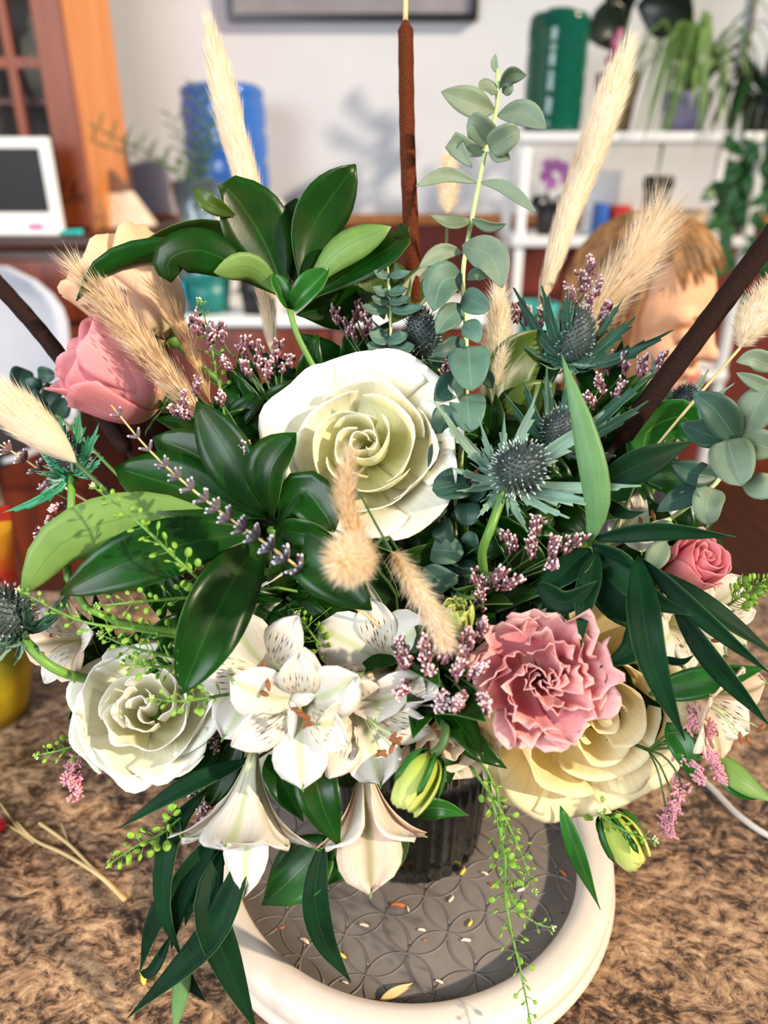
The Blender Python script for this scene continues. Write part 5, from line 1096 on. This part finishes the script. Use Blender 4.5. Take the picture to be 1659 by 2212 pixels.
pennycress('pennycress', 'bright green pennycress sprig crossing the dark leaf beneath the green thistle', [(200, 1050, .375), (300, 1130, .372), (390, 1215, .37), (470, 1285, .39)], 34, 8.5, 111)
pennycress('pennycress', 'long pennycress sprig reaching out past the arching thistle stem', [(40, 1275, .385), (170, 1340, .38), (290, 1360, .378), (410, 1380, .39)], 34, 6.5, 112)
pennycress('pennycress', 'pennycress sprig lying flat below the dark oval leaf', [(208, 1310, .38), (300, 1300, .378), (420, 1290, .39)], 20, 6.5, 113)
pennycress('pennycress', 'pennycress sprig hanging over the top petals of the half-open white rose', [(262, 1435, .375), (320, 1440, .375), (400, 1440, .385)], 18, 8, 114)
pennycress('pennycress', 'pennycress sprig in front of the half-open white rose under the wavy leaf tip', [(325, 1508, .365), (390, 1515, .365), (490, 1500, .385)], 20, 6.5, 115)
pennycress('pennycress', 'small pennycress sprig in the dark gap beside the spotted alstroemeria', [(640, 1325, .40), (670, 1365, .40), (710, 1420, .41)], 26, 7, 116)
pennycress('pennycress', 'pennycress tip beside the hanging pink limonium spike', [(78, 1632, .415), (140, 1618, .415), (220, 1590, .425)], 18, 6, 117)
pennycress('pennycress', 'plump green pennycress sprig pointing down over the table', [(235, 1868, .40), (290, 1830, .40), (350, 1800, .405), (420, 1740, .42)], 30, 9, 118)
pennycress('pennycress', 'fine pennycress sprig hanging beside the vase over the turntable plate', [(1155, 1925, .42), (1120, 1830, .415), (1075, 1740, .415), (1020, 1660, .425)], 34, 7, 119)
pennycress('pennycress', 'longest pennycress strand trailing down over the cream rim of the turntable', [(1152, 2240, .392), (1125, 2100, .415), (1095, 1960, .42), (1090, 1840, .42), (1060, 1720, .43)], 34, 7.5, 120, ped=34)
pennycress('pennycress', 'short pennycress side sprig over the dark inside of the turntable rim', [(1195, 2005, .432), (1150, 1990, .432), (1105, 1940, .43), (1080, 1800, .43)], 20, 6.5, 121)
pennycress('pennycress', 'pennycress sprig crossing the hanging yellow-green bud', [(1415, 1815, .435), (1360, 1800, .437), (1290, 1755, .45), (1230, 1700, .475)], 20, 6.5, 122)
pennycress('pennycress', 'thin pennycress sprig standing behind the mauve limonium and the leaf rosette', [(432, 648, .46), (455, 740, .46), (480, 860, .455)], 22, 5.5, 123)
pennycress('pennycress', 'pennycress in the sun beside the coral pink rose', [(1665, 1255, .44), (1620, 1275, .44), (1570, 1310, .445)], 40, 8, 124)
pennycress('pennycress', 'pennycress tufts crossing below the blush alstroemeria behind the wavy leaf', [(215, 1370, .39), (290, 1400, .388), (380, 1420, .395)], 28, 6.5, 125)
rnd.seed(300)
for (x, y, d, near) in ((660, 850, .465, 'below the thick stem of the glossy leaf rosette'), (560, 900, .46, 'between the mauve limonium and the large white rose'), (480, 930, .46, 'below the closed pink rose'), (1060, 960, .45, 'between the large white rose and the main thistle'), (1150, 860, .475, 'behind the upright dark-bracted thistle'), (1180, 960, .45, 'under the small dark thistle'), (1330, 1000, .465, 'at the foot of the leaning dark cattail'), (880, 860, .465, 'behind the top petals of the large white rose'), (330, 1190, .45, 'behind the pale underside leaf of the dark rosette'), (450, 1540, .445, 'behind the half-open white rose'), (740, 1300, .43, 'under the round bunny tail'), (850, 1320, .425, 'beside the drooping golden grass tuft'), (1100, 1330, .43, 'between the lime green bud and the ruffled pink bloom'), (1150, 1260, .425, 'under the pale mauve limonium'), (1390, 1480, .455, 'behind the ivory rose'), (690, 1420, .425, 'between the white spotted alstroemerias'), (240, 1440, .45, 'behind the blush alstroemeria by the arching stem'), (1300, 890, .48, 'behind the leaning cattail and the mauve limonium'), (420, 1340, .44, 'behind the crossing pennycress sprigs'), (960, 1560, .43, 'behind the cream lisianthus'), (1060, 1120, .43, 'under the bracts of the main thistle'), (1210, 1090, .44, 'behind the pale narrow willow leaf'), (760, 800, .48, 'at the foot of the orange daisy-like flower'), (1450, 1180, .46, 'behind the coral pink rose'), (620, 1290, .425, 'beside the half-hidden white trumpet'), (980, 1200, .43, 'among the dark round eucalyptus leaves'), (572, 1135, .435, 'in the middle of the dark glossy rosette'), (520, 1080, .44, 'under the upper leaves of the dark glossy rosette')):
    top = P(x, y, d); t = stemmed('filler_sprig', 'dark leafy sprig '+near, 'foliage', top, V_AX+np.array([0, 0, MOUTH])-top, .0011, STEM_DK, 'filler sprigs in the heart of the bouquet')
    for k in range(8):
        q = k*.785+rnd.uniform(-.3, .3); dr = nrm(RT*math.cos(q)+UP*math.sin(q)-FW*rnd.uniform(-.2, .5)); L = rnd.uniform(.030, .048)
        leaf3(t, 'leaf', [top+FW*.004, top+dr*L*.5-FW*.003, top+dr*L+FW*.003], .017, GL, 'lance', roll=rnd.uniform(-40, 40), nv=7, nu=5)
# dark foliage filling the heart of the bouquet between the stems
for i in range(16):
    a = i*2.399; ro = .035+.065*((i*7) % 16)/16; zt_ = MOUTH+.03+.10*(1-ro/.12)+rnd.uniform(-.01, .01)
    top = V_AX+np.array([math.cos(a)*ro, math.sin(a)*ro, zt_]); out = nrm(np.array([math.cos(a), math.sin(a), .5]))
    t = stemmed('filler_sprig', 'dark green leafy sprig tucked deep between the stems of the bouquet', 'foliage', top, V_AX+np.array([0, 0, MOUTH])-top, .0012, STEM_DK, 'filler sprigs in the heart of the bouquet')
    for k in range(9):
        dr = nrm(out*.7+np.array([rnd.gauss(0, .7), rnd.gauss(0, .7), rnd.gauss(0, .45)])); b = top-out*.008*k*.6; L = rnd.uniform(.035, .055)
        leaf3(t, 'leaf', [b, b+dr*L*.5+np.array([0, 0, .004]), b+dr*L], .02, GL, 'lance', toward=b+np.array([0, 0, 1.0])+out, nv=7, nu=5)

# ------------------------------------------------------------------ small things on the table and the turntable
rnd.seed(400)
twg = PZ(270, 1945, TZ)
tw = thing('dried_twig', 'forked dry straw twig lying on the table beside the turntable', 'twig', twg)
Q = lambda x, y, h=.0015: PZ(x, y, TZ+h)
tube(tw, 'main_stalk', [Q(270, 1945), Q(215, 1892), Q(140, 1845), Q(75, 1815), Q(35, 1775)], [.0017, .0015, .0013, .0006], STRAW, 7)
tube(tw, 'side_stalk', [Q(215, 1892), Q(150, 1825), Q(85, 1778)], .0013, STRAW, 7)
tube(tw, 'side_stalk', [Q(75, 1815), Q(40, 1790), Q(0, 1735)], .0006, STRAW, 6)
tube(tw, 'side_stalk', [Q(75, 1822), Q(30, 1790), Q(-10, 1772)], .0006, STRAW, 6)
tube(tw, 'side_stalk', [Q(150, 1825), Q(140, 1800), Q(132, 1778)], .0004, STRAW, 6)
rb = thing('red_berry', 'small bright red berry on the table by the tip of the dry twig', 'berry', PZ(-2, 1795, TZ))
V, Fc = ell_geo(PZ(-2, 1795, TZ)+np.array([0, 0, .006]), (0, .2, 1), .0062, .006, 14, 9); bo = add('berry_flesh', V, Fc, m_plain('red_skin', '#d8152a', .3), rb)
tube(bo, 'stalk', [PZ(-2, 1795, TZ)+np.array([0, 0, .0115]), PZ(-2, 1795, TZ)+np.array([-.004, .002, .016])], .0006, STEM_DK)
cb = thing('cable', 'pale cable running across the table beside the ivory rose', 'cable', PZ(1600, 1760, TZ))
tube(cb, 'cable_sheath', [PZ(1470, 1640, TZ+.0025), PZ(1540, 1705, TZ+.0025), PZ(1600, 1765, TZ+.0025), PZ(1680, 1815, TZ+.0025), PZ(1800, 1850, TZ+.0025)], .0024, m_plain('pale_rubber', '#d8cfc4', .4), 8)
tube(cb, 'connector', [PZ(1440, 1612, TZ+.0035), PZ(1475, 1644, TZ+.0035)], .0034, m_plain('pale_connector', '#c9c0b6', .4), 8)
SEEDC = {'yellow': m_plain('yellow_petal_bit', '#d9c04a', .6), 'cream': m_plain('cream_bit', '#e6d2b4', .6), 'orange': m_plain('orange_bit', '#b8652a', .6)}
def crumb(name, label, px, py, col, ln, wd, z, cat, gap=0.0):
    c = PZ(px, py, z+wd*.5); a = rnd.uniform(0, 3.14); dr = np.array([math.cos(a), math.sin(a), rnd.uniform(-.1, .1)]); m = MB()
    m.ell(c, dr, wd*.5, ln*.5, 7, 5); f, g = frame(dr); m.ell(c+dr*ln*.35+f*wd*.2, dr+f*.4, wd*.3, ln*.25, 6, 4)
    o = m.build(name, SEEDC[col]); return solo(o, label, cat, 'plant crumbs on the turntable')
CR = [(1000, 1882, 'yellow', .0075), (1048, 1886, 'cream', .005), (1068, 1912, 'orange', .006), (862, 1954, 'orange', .009), (882, 1964, 'cream', .004), (975, 1942, 'cream', .006), (788, 1998, 'cream', .006), (740, 2064, 'yellow', .006), (608, 2004, 'orange', .004),
      (660, 2032, 'cream', .007), (1016, 1994, 'yellow', .006), (1008, 2030, 'cream', .006), (918, 2030, 'orange', .003), (912, 2008, 'cream', .005), (746, 2122, 'cream', .004), (950, 2120, 'cream', .005), (1218, 1886, 'orange', .006), (1125, 1922, 'cream', .006)]
LAB = {'yellow': 'yellow petal crumb lying on the grey turntable plate', 'cream': 'pale cream crumb lying on the grey turntable plate', 'orange': 'orange-brown crumb lying on the grey turntable plate'}
for (x, y, col, ln) in CR: crumb('plant_crumb', LAB[col], x, y, col, ln, ln*.38, PZT, 'crumb')
hk = thing('seed_husk', 'long pale seed husk lying at the inner edge of the turntable plate', 'husk', PZ(852, 2140, PZT))
leaf3(hk, 'husk_half', [PZ(820, 2160, PZT+.0015), PZ(855, 2140, PZT+.003), PZ(893, 2123, PZT+.0015)], .0045, STRAW, 'lance', nv=9, nu=5); leaf3(hk, 'husk_half', [PZ(822, 2164, PZT+.001), PZ(858, 2146, PZT+.001), PZ(888, 2132, PZT+.001)], .003, STRAW, 'lance', nv=7, nu=5)
cr = crumb('petal_scrap', 'small orange-yellow petal scrap on the table beside the drooping leaves', 310, 2112, 'yellow', .010, .004, TZ, 'petal')

# yellow snack pouch at the edge
py0 = PZ(5, 1560, TZ); pc = np.array([-.392, .565, TZ])
po = thing('snack_pouch', 'shiny yellow, orange and red plastic pouch standing on the table behind the thistle', 'pouch', pc)
def m_pouch():
    m, nt, b, out = nmat('printed_foil'); tc = node(nt, 'ShaderNodeTexCoord'); sp = node(nt, 'ShaderNodeSeparateXYZ'); nt.links.new(tc.outputs['Object'], sp.inputs[0])
    n = noise_(nt, 22, tc.outputs['Object'], 3); f = math_(nt, 'ADD', math_(nt, 'MULTIPLY', sp.outputs[2], 4.0), math_(nt, 'MULTIPLY', n, .25))
    c = ramp(nt, f, [(0.0, '#caa21c'), (.30, '#e0b320'), (.42, '#3f6a1c'), (.50, '#f1ddc0'), (.56, '#c8261a'), (.72, '#d93a1c'), (.80, '#e88a1c'), (1.0, '#e8b41e')])
    n2 = noise_(nt, 60, tc.outputs['Object'], 2); c = mixc(nt, ramp(nt, n2, [(.68, (0, 0, 0, 1)), (.72, (1, 1, 1, 1))]), c, lin('#2a1a2c'))
    nt.links.new(c, b.inputs['Base Color']); b.inputs['Roughness'].default_value = .3; bump(nt, b, noise_(nt, 30, tc.outputs['Object'], 3), .004, .6); return m
NVp, NUp = 18, 17; V = []; Fc = []; tw_, H = .062, .195
for i in range(NVp):
    s = i/(NVp-1); th = .030*(math.sin(math.pi*(.5+.5*s))**.7 if s < 1 else 0)+.0015; w = tw_*(1-.10*math.sin(math.pi*s))*(.74+.26*min(1, s*4))
    for j in range(NUp*2):
        q = 2*math.pi*j/(NUp*2); x = w*np.sign(math.cos(q))*abs(math.cos(q))**.6; y = th*math.sin(q)*(1+.12*math.sin(9*s+3*x*40)); V.append(pc+np.array([x*.93-y*.25+.004*s, y+.30*x+.01*s, s*H+.0005]))
N2 = NUp*2; Fc = [(i*N2+j, i*N2+(j+1) % N2, (i+1)*N2+(j+1) % N2, (i+1)*N2+j) for i in range(NVp-1) for j in range(N2)]+[tuple(range(N2-1, -1, -1)), tuple((NVp-1)*N2+j for j in range(N2))]
add('pouch_body', V, Fc, m_pouch(), po)
m = MB(); top = [v for v in V[(NVp-1)*N2:]]; xs = sorted(top, key=lambda v: v[0]); A_, B_ = xs[0], xs[-1]
add('top_seal', [A_+np.array([0, -.001, 0]), B_+np.array([0, -.001, 0]), B_+np.array([0, .001, 0]), A_+np.array([0, .001, 0]), A_+np.array([0, -.001, .014]), B_+np.array([0, -.001, .014]), B_+np.array([0, .001, .014]), A_+np.array([0, .001, .014])], [(0, 3, 2, 1), (4, 5, 6, 7), (0, 1, 5, 4), (1, 2, 6, 5), (2, 3, 7, 6), (3, 0, 4, 7)], m_plain('red_foil', '#c4301c', .3), po, smooth=False)

# ------------------------------------------------------------------ the child behind the table
SKIN = m_plain('skin', '#eeb48c', 0.55, var=0.05, scale=25, spec=.3)
HAIR = m_plain('blond_hair', '#9c7145', 0.5, var=0.5, scale=60, spec=.4)
HC = P(1392, 672, .96); hf = nrm([.66, -.72, -.10]); hs = nrm(np.cross(hf, [0, 0, 1.0])); hu_ = np.cross(hs, hf)
def HP(f, s, u): return HC+hf*f+hs*s+hu_*u
m = MB()
def EL(c, ax3, rads):             # ellipsoid with three radii along head axes
    n, k = 20, 14; V = []; Fc = []
    for i in range(k+1):
        q = math.pi*i/k
        for j in range(n):
            h = 2*math.pi*j/n; V.append(c+ax3[0]*rads[0]*math.sin(q)*math.cos(h)+ax3[1]*rads[1]*math.sin(q)*math.sin(h)+ax3[2]*rads[2]*math.cos(q))
    Fc = [(i*n+j, (i+1)*n+j, (i+1)*n+(j+1) % n, i*n+(j+1) % n) for i in range(k) for j in range(n)]
    m.put(V, Fc)
HA = (hf, hs, hu_)
EL(HP(-.006, 0, .018), HA, (.090, .074, .088))            # skull
EL(HP(.026, 0, -.030), HA, (.058, .058, .070))            # face
EL(HP(.060, 0, -.078), HA, (.026, .030, .022))            # chin
for sx in (-1, 1): EL(HP(.050, sx*.034, -.036), HA, (.030, .026, .028)); EL(HP(.062, sx*.026, .012), HA, (.022, .026, .014)); EL(HP(-.012, sx*.074, -.018), HA, (.018, .008, .028))
EL(HP(.086, 0, -.018), HA, (.014, .011, .022)); EL(HP(.097, 0, -.030), HA, (.013, .013, .011))
for sx in (-1, 1): EL(HP(.088, sx*.011, -.032), HA, (.010, .009, .008))
EL(HP(.080, 0, -.056), HA, (.012, .022, .006)); EL(HP(.077, 0, -.066), HA, (.012, .020, .007))
Z = np.array([0, 0, 1.0]); bf_ = nrm([.55, -.83, 0]); bs_ = np.cross(bf_, Z); BA = (bf_, bs_, Z)
nk = HP(-.03, 0, -.10); ch_ = nk+np.array([-.01, .03, -.17])
m.tube([HP(-.02, 0, -.05), nk, nk+np.array([-.005, .012, -.07])], [.044, .040, .046], 14)
EL(ch_+Z*.055, BA, (.062, .125, .05)); EL(ch_-Z*.06, BA, (.078, .115, .13)); EL(ch_-Z*.22, BA, (.080, .105, .13)); EL(ch_-Z*.34, BA, (.095, .125, .09))
for sx in (-1, 1):
    sh = ch_+Z*.045+bs_*sx*.125; el = sh-Z*.17+bs_*sx*.03+bf_*.02; wr_ = el+bf_*.15-Z*.02-bs_*sx*.05
    m.tube([ch_+Z*.05+bs_*sx*.08, sh, (sh+el)/2, el], [.045, .042, .034, .028], 12); m.tube([el, (el+wr_)/2, wr_], [.028, .027, .020], 12)
    EL(wr_+bf_*.03, BA, (.038, .026, .013))
    for q in range(4): b0 = wr_+bf_*.055+bs_*(q-1.5)*.013; m.tube([b0, b0+bf_*.02-Z*.003, b0+bf_*.038-Z*.014], [.0075, .007, .006], 8)
    b0 = wr_+bf_*.02-bs_*sx*.022; m.tube([b0, b0+bf_*.02-bs_*sx*.012, b0+bf_*.036-bs_*sx*.012-Z*.005], [.008, .0075, .0065], 8)
    hp = ch_-Z*.37+bs_*sx*.065; kn = hp+bf_*.25-Z*.02; ft_ = kn-Z*(kn[2]-.05)-bf_*.03
    m.tube([hp, (hp+kn)/2, kn], [.072, .062, .048], 12); m.tube([kn, (kn+ft_)/2, ft_], [.046, .040, .028], 12); EL(ft_+bf_*.05-Z*.02, BA, (.085, .032, .028))
pe = m.build('person', SKIN); solo(pe, 'blond child in a dark top sitting behind the table, looking down to the side', 'person')
md = pe.modifiers.new('remesh', 'REMESH'); md.mode = 'VOXEL'; md.voxel_size = .005; md.use_smooth_shade = True
md = pe.modifiers.new('smooth', 'SMOOTH'); md.factor = .5; md.iterations = 4
# eyes, brows, lips
for sx in (-1, 1):
    V, Fc = ell_geo(HP(.072, sx*.030, -.010), hf, .0105, .009, 14, 8); ey_ = add('eyelid', V, Fc, SKIN, pe)
    mm = MB(); mm.tube([HP(.077, sx*.019, -.015), HP(.0825, sx*.030, -.017), HP(.074, sx*.043, -.015)], [.0012, .0028, .0015], 6); mm.build('eyelashes', m_plain('lash_brown', '#5b3520', .6), pe)
    mm = MB(); mm.tube([HP(.082, sx*.015, .010), HP(.083, sx*.028, .015), HP(.072, sx*.044, .010)], [.002, .0028, .0015], 6); mm.build('eyebrow', m_plain('brow_brown', '#9a6a3c', .6), pe)
mm = MB(); mm.tube([HP(.081, -.018, -.062), HP(.092, 0, -.059), HP(.081, .018, -.062)], [.002, .0045, .002], 8); mm.tube([HP(.080, -.016, -.064), HP(.089, 0, -.068), HP(.080, .016, -.064)], [.002, .005, .002], 8); mm.build('lips', m_plain('lip_pink', '#d4776a', .4), pe)
# hair: a cap and long strands falling from the crown
rh = random.Random(11); mm = MB(); K, N = 14, 40; V = []
for i in range(K+1):
    for j in range(N):
        az_ = 2*math.pi*j/N; fr_ = math.cos(az_); lim = math.radians(50+(1-max(0, min(1, (fr_+.25)/.9)))*66); q = lim*i/K
        V.append(HP(-.006, 0, .018)+hf*.096*math.sin(q)*math.cos(az_)+hs*.080*math.sin(q)*math.sin(az_)+hu_*.096*math.cos(q))
mm.put(V, [(i*N+j, (i+1)*N+j, (i+1)*N+(j+1) % N, i*N+(j+1) % N) for i in range(K) for j in range(N)])
for i in range(420):
    az_ = rh.uniform(math.radians(62), math.radians(298)); side = 1 if az_ < math.pi else -1; frn = math.cos(az_); pts = []
    qe = math.radians(125 if frn < .3 else 95); L = rh.uniform(.04, .11) if frn < .6 else rh.uniform(.01, .05); sw = rh.uniform(.1, .4)*(1 if frn > 0 else 0)*side
    for k in range(7):
        q = .06+(qe-.06)*k/6; a2 = az_+sw*(k/6); e = 1.03+.05*rh.random()
        pts.append(HP(-.006, 0, .018)+e*(hf*.097*math.sin(q)*math.cos(a2)+hs*.082*math.sin(q)*math.sin(a2)+hu_*.096*math.cos(q)))
    pts.append(pts[-1]-Z*L*.5+nrm(pts[-1]-HC)*.004); pts.append(pts[-1]-Z*L*.5)
    mm.tube(pts, [.0012, .003, .0034, .0034, .0034, .0034, .003, .0026, .0008], 4)
for i in range(130):                    # fringe swept across the forehead
    az_ = rh.uniform(-1.1, 1.1); qe = math.radians(rh.uniform(47, 58)+16*abs(az_)); e = 1.03+.04*rh.random()
    mm.tube([HP(-.006, 0, .018)+e*(hf*.097*math.sin(q)*math.cos(a2)+hs*.082*math.sin(q)*math.sin(a2)+hu_*.096*math.cos(q)) for q, a2 in ((.06+(qe-.06)*k/6, az_-.35*(k/6)) for k in range(7))], [.001, .003, .003, .003, .003, .002, .0006], 4)
mm.build('hair', HAIR, pe)
# dark top: a shell over the torso and sleeves
m = MB(); EL(ch_+Z*.058, BA, (.070, .134, .058)); EL(ch_-Z*.06, BA, (.088, .126, .142)); EL(ch_-Z*.22, BA, (.092, .118, .145)); EL(ch_-Z*.30, BA, (.10, .128, .09))
m.tube([nk-Z*.035, nk-Z*.07], [.056, .075], 14)
for sx in (-1, 1):
    sh = ch_+Z*.045+bs_*sx*.125; el = sh-Z*.17+bs_*sx*.03+bf_*.02; wr_ = el+bf_*.15-Z*.02-bs_*sx*.05
    m.tube([ch_+Z*.05+bs_*sx*.08, sh, (sh+el)/2, el], [.055, .053, .044, .038], 12); m.tube([el, (el+wr_)/2, el+(wr_-el)*.85], [.038, .036, .030], 12)
sh_ = m.build('shirt', m_plain('dark_knit', '#2b2c34', .9, var=.35, scale=90), pe)
md = sh_.modifiers.new('remesh', 'REMESH'); md.mode = 'VOXEL'; md.voxel_size = .006; md.use_smooth_shade = True
md = sh_.modifiers.new('smooth', 'SMOOTH'); md.factor = .5; md.iterations = 3
# the child's stool
sc_ = ch_+np.array([0, 0, 0]); zs_ = ch_[2]-.34-.085
st = thing('stool', 'dark wooden stool under the child behind the table', 'stool', (sc_[0], sc_[1], 0))
lathe(st, 'seat', (sc_[0], sc_[1], zs_-.03), [(0, 0), (.15, 0), (.16, .01), (.16, .022), (.15, .028), (0, .028)], WOOD_D, 32)
for q in range(4):
    a = q*math.pi/2+.78; d_ = np.array([math.cos(a), math.sin(a), 0]); tube(st, 'leg', [np.array([sc_[0], sc_[1], zs_-.03])+d_*.11, np.array([sc_[0], sc_[1], 0])+d_*.17], .014, WOOD_D, 8)
